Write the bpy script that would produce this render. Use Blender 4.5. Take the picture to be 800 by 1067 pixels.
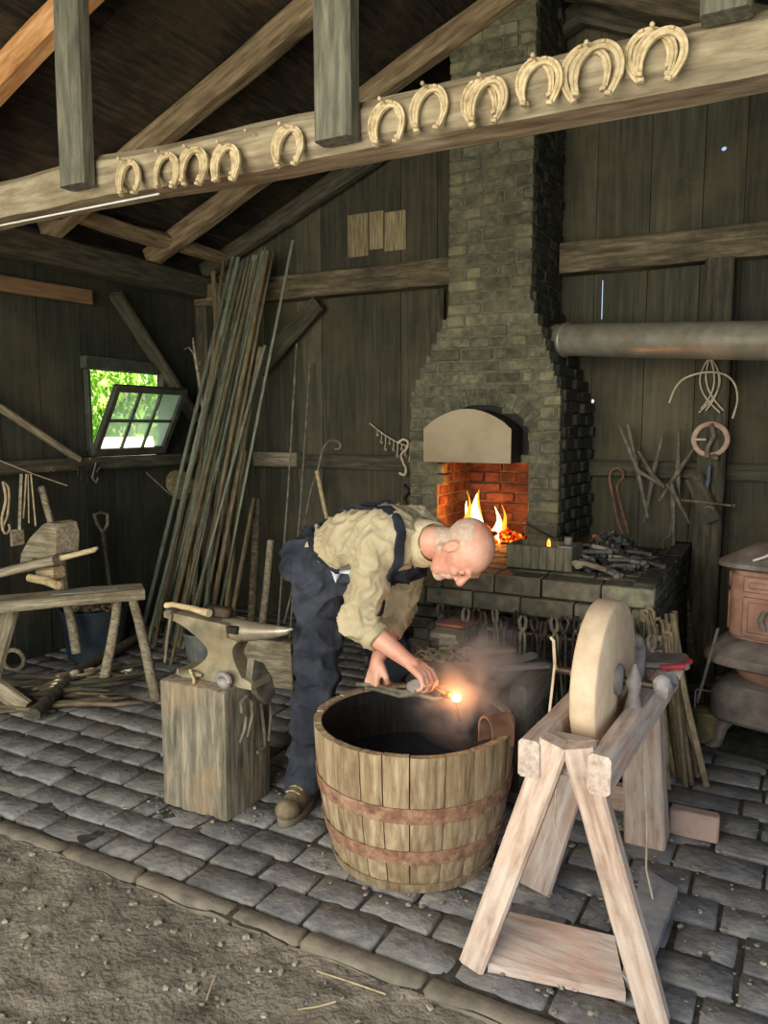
import bpy, bmesh, math, random
from mathutils import Vector, Matrix, Euler, noise
from mathutils.bvhtree import BVHTree
V=Vector; PI=math.pi
random.seed(7)
S=bpy.context.scene; COL=S.collection
for o in list(bpy.data.objects): bpy.data.objects.remove(o)

# ------------------------------------------------------------------ camera
F=800.0; CAMZ=1.5; YAW=math.radians(28); PIT=math.radians(6.4)
cd=bpy.data.cameras.new('camera'); cam=bpy.data.objects.new('camera',cd); COL.objects.link(cam)
cam.location=(0,0,CAMZ); cam.rotation_euler=(PI/2-PIT,0,YAW)
cd.sensor_fit='VERTICAL'; cd.sensor_height=24; cd.lens=24*F/1067; cd.clip_start=.05
S.camera=cam
_f=V((-math.sin(YAW)*math.cos(PIT),math.cos(YAW)*math.cos(PIT),-math.sin(PIT)))
_r=V((math.cos(YAW),math.sin(YAW),0)); _u=_r.cross(_f)
def wp(px,py,ax,val):
    """the point of the place seen at photo pixel (px,py) on the plane ax=val"""
    d=_f+_r*((px-400)/F)+_u*((533.5-py)/F); i='xyz'.index(ax); c=V((0,0,CAMZ))
    return c+d*((val-c[i])/d[i])

# ------------------------------------------------------------------ light
S.view_settings.view_transform='Standard'; S.view_settings.look='None'
S.view_settings.gamma=1; S.view_settings.use_curve_mapping=False
S.view_settings.exposure=0.42
w=bpy.data.worlds.new('world'); S.world=w; w.use_nodes=True
nt=w.node_tree; nt.nodes.clear()
wo=nt.nodes.new('ShaderNodeOutputWorld'); bg=nt.nodes.new('ShaderNodeBackground')
sk=nt.nodes.new('ShaderNodeTexSky'); sk.sky_type='NISHITA'; sk.sun_disc=False
sk.sun_elevation=math.radians(50); sk.sun_rotation=math.radians(-60)
nt.links.new(sk.outputs[0],bg.inputs[0]); bg.inputs[1].default_value=0.13
nt.links.new(bg.outputs[0],wo.inputs[0])
def area(name,loc,target,sx,sy,power,col):
    l=bpy.data.lights.new(name,'AREA'); l.shape='RECTANGLE'; l.size=sx; l.size_y=sy; l.energy=power; l.color=col
    o=bpy.data.objects.new(name,l); COL.objects.link(o); o.location=loc
    o.rotation_euler=(V(target)-V(loc)).to_track_quat('-Z','Y').to_euler(); return o
# daylight falling through the big open door behind the photographer
area('doorway_daylight',(-1.6,-1.6,1.75),(-1.6,4,1.0),3.4,2.5,190,(1.0,.965,.88))
area('side_fill_light',(1.6,0.9,1.5),(-1.2,2.4,.5),1.3,1.6,16,(.70,.80,1.0))  # bluish fill light from the right; no side doorway is built
sun=bpy.data.lights.new('sun','SUN'); sun.energy=24; sun.angle=.01; sun.color=(1,.95,.82)
so=bpy.data.objects.new('sun',sun); COL.objects.link(so); so.rotation_euler=(math.radians(-30),math.radians(-24),0)
def point(name,loc,power,col,r=.06):
    l=bpy.data.lights.new(name,'POINT'); l.energy=power; l.color=col; l.shadow_soft_size=r
    o=bpy.data.objects.new(name,l); COL.objects.link(o); o.location=loc; return o

# ------------------------------------------------------------------ materials
def lin(c): 
    c=[x/255 for x in c]
    return tuple((x/12.92 if x<=.04045 else ((x+.055)/1.055)**2.4) for x in c)+(1,)
MATS={}
def mk(name,cols,scale=6,stretch=(1,1,1),rough=.8,metal=0,bump=.3,island=0,objvar=.12,patch=None,pscale=1.6,pamt=.5,lo=.3,hi=.7,bscale=None,bdist=.01,spec=.3,grid=None,detail=7):
    if name in MATS: return MATS[name]
    m=bpy.data.materials.new(name); m.use_nodes=True; n=m.node_tree; L=n.links; N=n.nodes; N.clear()
    out=N.new('ShaderNodeOutputMaterial'); b=N.new('ShaderNodeBsdfPrincipled'); L.new(b.outputs[0],out.inputs[0])
    b.inputs['Roughness'].default_value=rough; b.inputs['Metallic'].default_value=metal
    b.inputs['Specular IOR Level'].default_value=spec
    tc=N.new('ShaderNodeTexCoord'); oi=N.new('ShaderNodeObjectInfo')
    ad=N.new('ShaderNodeVectorMath'); ad.operation='ADD'; L.new(tc.outputs['Object'],ad.inputs[0])
    sc=N.new('ShaderNodeVectorMath'); sc.operation='SCALE'; sc.inputs[0].default_value=(7.3,5.1,9.7); L.new(oi.outputs['Random'],sc.inputs['Scale']); L.new(sc.outputs[0],ad.inputs[1])
    src=ad.outputs[0]
    geo=None
    if island:
        geo=N.new('ShaderNodeNewGeometry')
        s2=N.new('ShaderNodeVectorMath'); s2.operation='SCALE'; s2.inputs[0].default_value=(17,11,23); L.new(geo.outputs['Random Per Island'],s2.inputs['Scale'])
        a2=N.new('ShaderNodeVectorMath'); a2.operation='ADD'; L.new(src,a2.inputs[0]); L.new(s2.outputs[0],a2.inputs[1]); isrc=a2.outputs[0]
    else: isrc=src
    mp=N.new('ShaderNodeMapping'); mp.inputs['Scale'].default_value=stretch; L.new(isrc,mp.inputs[0])
    no=N.new('ShaderNodeTexNoise'); no.inputs['Scale'].default_value=scale; no.inputs['Detail'].default_value=detail; no.inputs['Roughness'].default_value=.62
    L.new(mp.outputs[0],no.inputs['Vector'])
    cr=N.new('ShaderNodeValToRGB'); e=cr.color_ramp.elements
    k=len(cols)
    while len(e)<k: e.new(.5)
    for i,c in enumerate(cols):
        e[i].position=lo+(hi-lo)*i/(max(1,k-1)); e[i].color=lin(c)
    L.new(no.outputs['Fac'],cr.inputs[0]); colr=cr.outputs[0]
    if patch:
        n2=N.new('ShaderNodeTexNoise'); n2.inputs['Scale'].default_value=pscale; n2.inputs['Detail'].default_value=5; n2.inputs['Roughness'].default_value=.65; L.new(src,n2.inputs['Vector'])
        r2=N.new('ShaderNodeValToRGB'); r2.color_ramp.elements[0].position=.48; r2.color_ramp.elements[1].position=.66
        L.new(n2.outputs['Fac'],r2.inputs[0])
        mu=N.new('ShaderNodeMath'); mu.operation='MULTIPLY'; mu.inputs[1].default_value=pamt; L.new(r2.outputs[0],mu.inputs[0])
        mx=N.new('ShaderNodeMix'); mx.data_type='RGBA'; L.new(mu.outputs[0],mx.inputs[0]); L.new(colr,mx.inputs[6]); mx.inputs[7].default_value=lin(patch); colr=mx.outputs[2]
    hs=N.new('ShaderNodeHueSaturation'); L.new(colr,hs.inputs['Color'])
    def vary(sock,amt):
        mr=N.new('ShaderNodeMapRange'); mr.inputs['To Min'].default_value=1-amt; mr.inputs['To Max'].default_value=1+amt; L.new(sock,mr.inputs[0]); return mr.outputs[0]
    v=vary(oi.outputs['Random'],objvar)
    if island:
        v2=vary(geo.outputs['Random Per Island'],island); mm=N.new('ShaderNodeMath'); mm.operation='MULTIPLY'; L.new(v,mm.inputs[0]); L.new(v2,mm.inputs[1]); v=mm.outputs[0]
    L.new(v,hs.inputs['Value']); colr=hs.outputs[0]
    L.new(colr,b.inputs['Base Color'])
    if bump:
        if bscale:
            nb=N.new('ShaderNodeTexNoise'); nb.inputs['Scale'].default_value=bscale; nb.inputs['Detail'].default_value=6; L.new(isrc,nb.inputs['Vector']); hsrc=nb.outputs['Fac']
        else: hsrc=no.outputs['Fac']
        bp=N.new('ShaderNodeBump'); bp.inputs['Strength'].default_value=bump; bp.inputs['Distance'].default_value=bdist; L.new(hsrc,bp.inputs['Height']); L.new(bp.outputs[0],b.inputs['Normal'])
    MATS[name]=m; return m
def emit(name,cols,strength,scale=8):
    m=bpy.data.materials.new(name); m.use_nodes=True; n=m.node_tree; N=n.nodes; L=n.links; N.clear()
    out=N.new('ShaderNodeOutputMaterial'); em=N.new('ShaderNodeEmission'); em.inputs[1].default_value=strength
    tc=N.new('ShaderNodeTexCoord'); no=N.new('ShaderNodeTexNoise'); no.inputs['Scale'].default_value=scale; L.new(tc.outputs['Object'],no.inputs[0])
    cr=N.new('ShaderNodeValToRGB'); e=cr.color_ramp.elements
    while len(e)<len(cols): e.new(.5)
    for i,c in enumerate(cols): e[i].position=.35+.3*i/max(1,len(cols)-1); e[i].color=lin(c)
    L.new(no.outputs['Fac'],cr.inputs[0]); L.new(cr.outputs[0],em.inputs[0]); L.new(em.outputs[0],out.inputs[0]); return m
X12=(1.2,12,12); Z12=(12,12,1.2)
M=dict(
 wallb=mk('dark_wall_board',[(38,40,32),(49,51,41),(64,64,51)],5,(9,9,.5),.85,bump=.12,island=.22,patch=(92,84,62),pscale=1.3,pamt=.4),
 wallr=mk('lit_back_board',[(56,56,45),(72,69,55),(90,85,66)],5,(9,9,.5),.85,bump=.12,island=.3,patch=(112,100,72),pscale=1.5,pamt=.45),  # lighter board copy: light falling on the back wall painted into the colour
 roofb=mk('roof_board',[(22,20,17),(42,37,30),(74,60,44)],5,(9,.9,9),.88,bump=.4,island=.35,patch=(100,82,58),pscale=1.7,pamt=.38),
 beam=mk('hewn_beam',[(100,88,70),(146,132,106),(178,164,136)],3,(1.5,9,9),.85,bump=.4,patch=(110,90,62),pscale=2,pamt=.5),
 postw=mk('grey_post',[(66,64,54),(100,97,82),(128,124,104)],4,(1.2,11,11),.85,bump=.35),
 rafter=mk('rafter_wood',[(84,68,48),(128,108,80),(158,138,106)],4,(1.2,10,10),.85,bump=.35),
 orafter=mk('warm_lit_rafter',[(128,82,44),(186,134,84),(214,170,120)],3,(1.2,9,9),.8,bump=.3),  # orange of the warm light painted into the rafter wood
 girt=mk('girt_wood',[(62,54,40),(104,92,70),(142,126,98)],4,(1.2,10,10),.85,bump=.45,patch=(40,38,32),pscale=2,pamt=.6),
 dgirt=mk('dark_girt_wood',[(46,44,36),(74,70,56),(100,92,72)],4,(1.2,10,10),.85,bump=.45),
 brownb=mk('brown_board',[(92,70,48),(116,90,64),(132,104,76)],4,(1.2,10,10),.8,bump=.1),
 bench=mk('bench_wood',[(98,88,68),(146,134,108),(186,174,146)],5,(1.2,12,12),.8,bump=.4,patch=(84,70,50),pscale=5,pamt=.5),
 lightw=mk('pale_wood',[(156,132,92),(202,178,134),(226,206,166)],5,(1.2,12,12),.7,bump=.2),
 stump=mk('stump_wood',[(78,72,60),(126,118,100),(172,158,132)],4,(11,11,1.3),.85,bump=.7,patch=(166,136,98),pscale=4,pamt=.45),
 stave=mk('stave_wood',[(112,92,68),(160,138,106),(192,172,140)],4,(13,13,1.2),.75,bump=.35,island=.16,patch=(110,84,52),pscale=6,pamt=.4),
 rust=mk('rusty_hoop',[(100,70,52),(136,98,76),(168,130,104)],22,rough=.85,bump=.4,patch=(190,160,128),pscale=30,pamt=.5),
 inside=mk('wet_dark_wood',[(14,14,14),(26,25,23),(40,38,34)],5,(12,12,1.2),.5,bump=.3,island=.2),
 grind=mk('grindstone',[(184,154,122),(206,180,148),(222,200,168)],9,rough=.9,bump=.15,patch=(190,150,120),pscale=7,pamt=.35,detail=9),
 gframe=mk('grinder_wood',[(150,128,112),(186,166,150),(206,192,180)],5,(1.2,10,10),.75,bump=.3,patch=(190,140,118),pscale=5,pamt=.55),
 gleg=mk('grinder_leg_wood',[(146,120,102),(188,162,142),(210,190,172)],5,(1.2,10,10),.75,bump=.3,patch=(206,192,176),pscale=6,pamt=.5),
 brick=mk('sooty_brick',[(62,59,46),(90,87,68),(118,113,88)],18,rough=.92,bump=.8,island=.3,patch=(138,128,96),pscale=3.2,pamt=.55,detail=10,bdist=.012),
 dbrick=mk('shaded_brick',[(40,38,32),(62,59,50),(88,84,70)],14,rough=.92,bump=.6,island=.35,bdist=.012),  # darker brick copy: shade of chimney sides and hearth base painted in
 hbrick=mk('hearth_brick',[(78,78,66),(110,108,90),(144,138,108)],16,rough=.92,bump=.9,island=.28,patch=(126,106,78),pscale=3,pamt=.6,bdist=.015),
 fbrick=mk('fire_brick',[(50,32,24),(92,56,38),(124,80,54)],12,rough=.9,bump=.9,island=.3,patch=(40,28,22),pscale=5,pamt=.7,bdist=.015),
 mortar=mk('mortar',[(74,72,58),(96,93,76),(116,112,92)],30,rough=.95,bump=.4),
 paver=mk('stone_paver',[(84,83,82),(113,111,108),(144,140,131)],11,rough=.7,bump=.7,island=.20,patch=(134,128,116),pscale=4.5,pamt=.55,bdist=.012,bscale=38,spec=.45,detail=10),
 kerb=mk('kerb_stone',[(90,84,74),(118,109,94),(138,126,106)],11,rough=.85,bump=.7,island=.12,patch=(110,100,84),pscale=6,pamt=.6,bdist=.015),
 dirt=mk('packed_dirt',[(92,84,74),(130,121,106),(164,153,134)],12,rough=.95,bump=.8,patch=(74,68,60),pscale=3,pamt=.6,bscale=60,bdist=.015,detail=10),
 soil=mk('dark_soil',[(44,42,38),(66,62,55),(92,86,74)],20,rough=.95,bump=.8,bdist=.01),
 iron=mk('dark_iron',[(34,32,30),(58,54,48),(88,80,70)],18,rough=.5,metal=.6,bump=.2,patch=(92,64,44),pscale=12,pamt=.5),
 toolm=mk('dusty_iron',[(74,69,58),(110,102,86),(142,133,112)],18,rough=.6,metal=.2,bump=.2),
 rodg=mk('green_grey_bar',[(88,92,78),(120,124,106),(150,152,130)],6,(2,14,14),.55,metal=.35,bump=.1,objvar=.3),
 rodb=mk('brown_bar',[(86,74,54),(116,102,76),(146,130,98)],6,(2,14,14),.65,metal=.25,bump=.1,objvar=.3),
 anvil=mk('anvil_iron',[(104,96,78),(142,132,106),(168,156,126)],10,rough=.55,metal=.35,bump=.15,patch=(150,116,78),pscale=7,pamt=.45),
 horn=mk('horn_iron',[(112,102,84),(146,134,112),(176,164,140)],10,rough=.35,metal=.45,bump=.1),
 shoe=mk('horseshoe_iron',[(150,130,96),(194,172,132),(218,200,162)],30,rough=.7,metal=.1,bump=.35,objvar=.1),
 pipe=mk('galvanised_pipe',[(140,136,120),(166,162,146),(188,184,168)],9,rough=.34,metal=.6,bump=.12,patch=(170,150,122),pscale=4,pamt=.5),
 pipev=mk('rusty_pipe',[(120,108,92),(150,136,116),(176,120,84)],4,rough=.6,metal=.3,bump=.15,patch=(176,112,72),pscale=3,pamt=.7),
 stove=mk('rusty_stove',[(120,82,66),(150,112,94),(178,140,120)],9,rough=.7,metal=.1,bump=.35,patch=(176,112,80),pscale=6,pamt=.6),
 stoveg=mk('grey_cast_iron',[(88,80,72),(118,108,98),(140,130,120)],12,rough=.7,metal=.2,bump=.25,patch=(140,110,92),pscale=5,pamt=.4),
 hood=mk('hood_steel',[(132,116,90),(152,136,108),(160,144,116)],3,rough=.55,metal=.25,bump=.05),
 coal=mk('coal',[(22,22,22),(46,45,43),(92,88,80)],14,rough=.8,bump=.6,island=.5),
 ash=mk('grey_scrap',[(60,58,52),(96,92,82),(140,132,116)],14,rough=.85,bump=.5,objvar=.4),
 bluep=mk('blue_plastic',[(34,44,52),(44,55,63),(58,68,74)],7,rough=.5,bump=.05),
 greyp=mk('zinc_bucket',[(84,88,82),(112,116,108),(134,136,126)],7,rough=.5,metal=.3,bump=.1),
 leather=mk('leather_strap',[(88,64,50),(122,90,70),(156,126,102)],9,rough=.7,bump=.2),
 rope=mk('twine',[(150,130,96),(186,166,126),(206,188,150)],30,rough=.9,bump=.3),
 wire=mk('pale_wire',[(166,150,122),(196,180,150),(214,200,174)],20,rough=.6,bump=.1),
 white=mk('white_cord',[(200,196,184),(220,216,206),(232,228,218)],20,rough=.7,bump=.1),
 black=mk('black_metal',[(14,14,14),(24,23,22),(36,34,32)],12,rough=.6,bump=.2),
 navy=mk('navy_cloth',[(26,28,36),(38,41,50),(54,57,66)],10,rough=.9,bump=.2),
 blued=mk('blue_cloth',[(36,48,78),(50,66,100),(74,90,122)],10,rough=.9,bump=.2),
 denim=mk('dark_denim',[(34,36,42),(48,50,57),(66,69,76)],7,rough=.95,bump=.3,patch=(88,92,96),pscale=5,pamt=.3,bscale=150,bdist=.004,spec=.1),
 skin=mk('skin',[(204,140,112),(220,164,136),(232,184,158)],9,rough=.5,bump=.12,bscale=90,bdist=.003,spec=.45,patch=(208,126,104),pscale=11,pamt=.5),
 hair=mk('grey_hair',[(196,158,132),(206,176,152),(214,194,174)],80,rough=.8,bump=.4),
 eye=mk('eye_white',[(210,205,196),(220,215,208),(230,226,220)],5,rough=.2,bump=0),
 boot=mk('brown_boot',[(78,66,50),(112,98,76),(146,130,104)],12,rough=.75,bump=.3),
 sole=mk('boot_sole',[(96,88,72),(118,108,90),(138,128,108)],12,rough=.8,bump=.3),
 leaf=mk('leaf',[(120,170,60),(166,208,96),(206,232,140)],3,rough=.5,bump=0,island=.35),
 bark=mk('bark',[(60,50,38),(84,72,56),(110,96,76)],9,rough=.9,bump=.6),
 red=mk('red_paint',[(150,40,44),(176,56,60),(190,84,84)],20,rough=.5,bump=.1),
 gmetal=mk('grey_painted_iron',[(104,98,94),(136,128,124),(160,152,148)],14,rough=.6,metal=.2,bump=.25,patch=(150,118,104),pscale=9,pamt=.4),
 redbrick=mk('red_block',[(130,106,94),(164,138,124),(188,164,150)],9,rough=.9,bump=.4,patch=(118,78,66),pscale=9,pamt=.5),
 gold=mk('old_brass_can',[(84,78,52),(118,108,74),(146,136,98)],12,rough=.55,metal=.3,bump=.2),
 sash=mk('sash_paint',[(48,50,42),(64,66,56),(82,82,70)],9,rough=.7,bump=.2),
)
# striped shirt
def shirt_mat():
    m=mk('striped_shirt',[(166,150,116),(190,174,138),(206,192,158)],8,rough=.9,bump=.25,bscale=110,bdist=.004)
    n=m.node_tree; N=n.nodes; L=n.links
    b=[x for x in N if x.type=='BSDF_PRINCIPLED'][0]; src=b.inputs['Base Color'].links[0].from_socket
    tc=N.new('ShaderNodeTexCoord'); wv=N.new('ShaderNodeTexWave'); wv.inputs['Scale'].default_value=58; wv.inputs['Distortion'].default_value=1.2; wv.bands_direction='DIAGONAL'
    L.new(tc.outputs['Object'],wv.inputs[0])
    rr=N.new('ShaderNodeValToRGB'); rr.color_ramp.elements[0].position=.55; rr.color_ramp.elements[1].position=.8; L.new(wv.outputs['Fac'],rr.inputs[0])
    mu=N.new('ShaderNodeMath'); mu.operation='MULTIPLY'; mu.inputs[1].default_value=.3; L.new(rr.outputs[0],mu.inputs[0])
    mx=N.new('ShaderNodeMix'); mx.data_type='RGBA'; L.new(mu.outputs[0],mx.inputs[0]); L.new(src,mx.inputs[6]); mx.inputs[7].default_value=lin((128,110,78)); L.new(mx.outputs[2],b.inputs['Base Color'])
    return m
M['shirt']=shirt_mat()
def leaf_mat():
    m=M['leaf']; N=m.node_tree.nodes; L=m.node_tree.links; b=[x for x in N if x.type=='BSDF_PRINCIPLED'][0]; out=[x for x in N if x.type=='OUTPUT_MATERIAL'][0]
    t=N.new('ShaderNodeBsdfTranslucent'); L.new(b.inputs['Base Color'].links[0].from_socket,t.inputs[0]); mx=N.new('ShaderNodeMixShader'); mx.inputs[0].default_value=.5
    L.new(b.outputs[0],mx.inputs[1]); L.new(t.outputs[0],mx.inputs[2]); L.new(mx.outputs[0],out.inputs[0])
leaf_mat()
def glass_mat():
    m=bpy.data.materials.new('dusty_glass'); m.use_nodes=True; N=m.node_tree.nodes; L=m.node_tree.links; N.clear()
    out=N.new('ShaderNodeOutputMaterial'); t=N.new('ShaderNodeBsdfTransparent'); tr=N.new('ShaderNodeBsdfTranslucent'); g=N.new('ShaderNodeBsdfGlossy')
    tr.inputs[0].default_value=(.88,.95,.76,1); g.inputs['Roughness'].default_value=.1
    a=N.new('ShaderNodeMixShader'); c=N.new('ShaderNodeMixShader'); tc=N.new('ShaderNodeTexCoord'); no=N.new('ShaderNodeTexNoise'); no.inputs['Scale'].default_value=7
    mr=N.new('ShaderNodeMapRange'); mr.inputs['To Min'].default_value=.3; mr.inputs['To Max'].default_value=.6
    L.new(tc.outputs['Object'],no.inputs[0]); L.new(no.outputs['Fac'],mr.inputs[0]); L.new(mr.outputs[0],a.inputs[0])
    L.new(t.outputs[0],a.inputs[1]); L.new(tr.outputs[0],a.inputs[2]); c.inputs[0].default_value=.06; L.new(a.outputs[0],c.inputs[1]); L.new(g.outputs[0],c.inputs[2]); L.new(c.outputs[0],out.inputs[0])
    return m
M['glass']=glass_mat()
def water_mat():
    m=bpy.data.materials.new('quench_water'); m.use_nodes=True; N=m.node_tree.nodes; L=m.node_tree.links
    b=N['Principled BSDF']; b.inputs['Base Color'].default_value=(.012,.014,.018,1); b.inputs['Roughness'].default_value=.12
    no=N.new('ShaderNodeTexNoise'); no.inputs['Scale'].default_value=14; bp=N.new('ShaderNodeBump'); bp.inputs['Strength'].default_value=.3; bp.inputs['Distance'].default_value=.01
    L.new(no.outputs['Fac'],bp.inputs['Height']); L.new(bp.outputs[0],b.inputs['Normal']); return m
M['water']=water_mat()

# ------------------------------------------------------------------ mesh helpers
def frame(d,up=V((0,0,1))):
    x=V(d).normalized(); 
    if abs(x.dot(up))>.98: up=V((0,1,0))
    y=up.cross(x).normalized(); z=x.cross(y)
    return Matrix((x,y,z)).transposed()
class G:
    def __init__(s): s.v=[]; s.f=[]
    def add(s,vs,fs):
        o=len(s.v); s.v+= [V(v) for v in vs]; s.f+=[[i+o for i in f] for f in fs]; return s
    def box(s,c,size,rot=None,ch=0.0):
        hx,hy,hz=[a/2 for a in size]; R=rot if rot is not None else Matrix.Identity(3)
        if isinstance(R,Euler): R=R.to_matrix()
        if ch<=0:
            vs=[V((x*hx,y*hy,z*hz)) for x in(-1,1) for y in(-1,1) for z in(-1,1)]
            fs=[(0,1,3,2),(4,6,7,5),(0,4,5,1),(2,3,7,6),(0,2,6,4),(1,5,7,3)]
        else:
            vs=[];fs=[];ix={}
            for x in(-1,1):
                for y in(-1,1):
                    for z in(-1,1):
                        for a in range(3):
                            q=[hx-ch,hy-ch,hz-ch]; q[a]=(hx,hy,hz)[a]
                            ix[(x,y,z,a)]=len(vs); vs.append(V((x*q[0],y*q[1],z*q[2])))
            def F(*k): fs.append(tuple(ix[j] for j in k))
            for sg in(-1,1):
                o=[(-1,-1),(1,-1),(1,1),(-1,1)]
                if sg<0:o=o[::-1]
                F(*[(sg,a,b,0) for a,b in o]); F(*[(b,sg,a,1) for a,b in o]); F(*[(a,b,sg,2) for a,b in o])
            for a in(-1,1):
                for b in(-1,1):
                    q=[(-1,a,b,1),(1,a,b,1),(1,a,b,2),(-1,a,b,2)]; F(*(q if a*b<0 else q[::-1]))
                    q=[(a,-1,b,0),(a,1,b,0),(a,1,b,2),(a,-1,b,2)]; F(*(q if a*b>0 else q[::-1]))
                    q=[(a,b,-1,0),(a,b,1,0),(a,b,1,1),(a,b,-1,1)]; F(*(q if a*b<0 else q[::-1]))
            for x in(-1,1):
                for y in(-1,1):
                    for z in(-1,1):
                        q=[(x,y,z,0),(x,y,z,1),(x,y,z,2)]; F(*(q if x*y*z>0 else q[::-1]))
        s.add([R@v+V(c) for v in vs],fs); return s
    def rings(s,rs,cap=True,closed=False):
        n=len(rs[0]); vs=[p for r in rs for p in r]; fs=[]
        k=len(rs)
        for i in range(k if closed else k-1):
            j=(i+1)%k
            for a in range(n):
                b=(a+1)%n; fs.append((i*n+a,i*n+b,j*n+b,j*n+a))
        if cap and not closed: fs.append(tuple(range(n))[::-1]); fs.append(tuple(range((k-1)*n,k*n)))
        s.add(vs,fs); return s
    def tube(s,pts,r,n=8,closed=False,cap=True,flat=1.0,up=V((0,0,1))):
        pts=[V(p) for p in pts]; k=len(pts); rs=[]
        prev=None
        for i,p in enumerate(pts):
            if closed: d=pts[(i+1)%k]-pts[i-1]
            else: d=pts[min(i+1,k-1)]-pts[max(i-1,0)]
            if d.length<1e-9: d=V((0,0,1))
            d.normalize()
            if prev is None:
                u=up if abs(d.dot(up))<.95 else V((1,0,0))
                y=(u-d*u.dot(d)).normalized()
            else:
                y=prev-d*prev.dot(d)
                y=y.normalized() if y.length>1e-6 else V((1,0,0))
            prev=y; z=d.cross(y); rr=r[i] if isinstance(r,(list,tuple)) else r
            rs.append([p+y*math.cos(2*PI*a/n)*rr+z*math.sin(2*PI*a/n)*rr*flat for a in range(n)])
        return s.rings(rs,cap,closed)
    def lathe(s,prof,n=24,c=(0,0,0),R=None,cap=True):
        R=R or Matrix.Identity(3); rs=[[R@V((r*math.cos(2*PI*a/n),r*math.sin(2*PI*a/n),z))+V(c) for a in range(n)] for r,z in prof]
        return s.rings(rs,cap)
    def prism(s,poly,d,o=(0,0,0),R=None):
        """poly in local xz, extruded from y=0 to y=d"""
        R=R or Matrix.Identity(3); n=len(poly)
        vs=[R@V((x,0,z))+V(o) for x,z in poly]+[R@V((x,d,z))+V(o) for x,z in poly]
        fs=[tuple(range(n)),tuple(range(n,2*n))[::-1]]+[((i+1)%n,i,i+n,(i+1)%n+n) for i in range(n)]
        s.add(vs,fs); return s
    def ball(s,c,r,R=None,nu=12,nv=8,rough=0,seed=0):
        if not isinstance(r,(tuple,list)): r=(r,r,r)
        R=R or Matrix.Identity(3); rs=[]
        vs=[];fs=[]
        def P(t,p):
            v=V((math.sin(t)*math.cos(p),math.sin(t)*math.sin(p),math.cos(t)))
            q=1+(noise.noise(v*1.3+V((seed*3.1,seed,0)))*rough*2 if rough else 0)
            return R@V((v.x*r[0]*q,v.y*r[1]*q,v.z*r[2]*q))+V(c)
        vs.append(P(0,0))
        for i in range(1,nv):
            for a in range(nu): vs.append(P(PI*i/nv,2*PI*a/nu))
        vs.append(P(PI,0))
        for a in range(nu):
            b=(a+1)%nu; fs.append((0,1+a,1+b)); e=len(vs)-1; q=1+(nv-2)*nu; fs.append((q+b,q+a,e))
            for i in range(nv-2): p=1+i*nu; fs.append((p+a,p+nu+a,p+nu+b,p+b))
        s.add(vs,fs); return s
    def mesh(s,name,loc=None,R=None):
        me=bpy.data.meshes.new(name)
        if loc is not None:
            Ri=R.transposed() if R is not None else Matrix.Identity(3)
            vs=[Ri@(v-V(loc)) for v in s.v]
        else: vs=s.v
        me.from_pydata([tuple(v) for v in vs],[],s.f)
        bm=bmesh.new(); bm.from_mesh(me); bmesh.ops.recalc_face_normals(bm,faces=bm.faces); bm.to_mesh(me); bm.free()
        return me
def OB(name,g,mat,parent=None,loc=None,smooth=40,R=None):
    """link the shapes collected in g as one object. World coordinates in g; loc/R = object frame"""
    if loc is None:
        if isinstance(g,G) and g.v:
            mn=V((min(v.x for v in g.v),min(v.y for v in g.v),min(v.z for v in g.v))); mx=V((max(v.x for v in g.v),max(v.y for v in g.v),0))
            loc=V(((mn.x+mx.x)/2,(mn.y+mx.y)/2,mn.z))
        else: loc=V((0,0,0))
    loc=V(loc)
    me=g.mesh(name,loc,R) if isinstance(g,G) else g
    o=bpy.data.objects.new(name,me); COL.objects.link(o)
    mw=Matrix.Translation(loc)@(R.to_4x4() if R is not None else Matrix.Identity(4))
    me.materials.append(M[mat] if isinstance(mat,str) else mat)
    if smooth: me.shade_smooth(); me.set_sharp_from_angle(angle=math.radians(smooth))
    if parent is not None:
        o.parent=parent; o.matrix_local=parent.matrix_basis.inverted()@mw if parent.parent is None else (parent.parent.matrix_basis@parent.matrix_basis).inverted()@mw
        # keep loc/rot/scale clean
    else: o.matrix_basis=mw
    return o
def tag(o,label,cat,group=None,kind=None):
    o['label']=label
    if cat: o['category']=cat
    if group: o['group']=group
    if kind: o['kind']=kind
    return o
def thing(name,label,cat,loc=(0,0,0),group=None):
    o=bpy.data.objects.new(name,None); COL.objects.link(o); o.location=loc; o.empty_display_size=.05
    bpy.context.view_layer.update()
    return tag(o,label,cat,group)
def struct(o): o['kind']='structure'; return o
def copy_tree(o,mtx,parent=None):
    c=o.copy(); COL.objects.link(c)
    if parent is not None: c.parent=parent; c.matrix_local=o.matrix_local
    else: c.matrix_basis=mtx
    for ch in [x for x in o.children]: copy_tree(ch,None,c)
    return c
_seed=[0]
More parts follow.
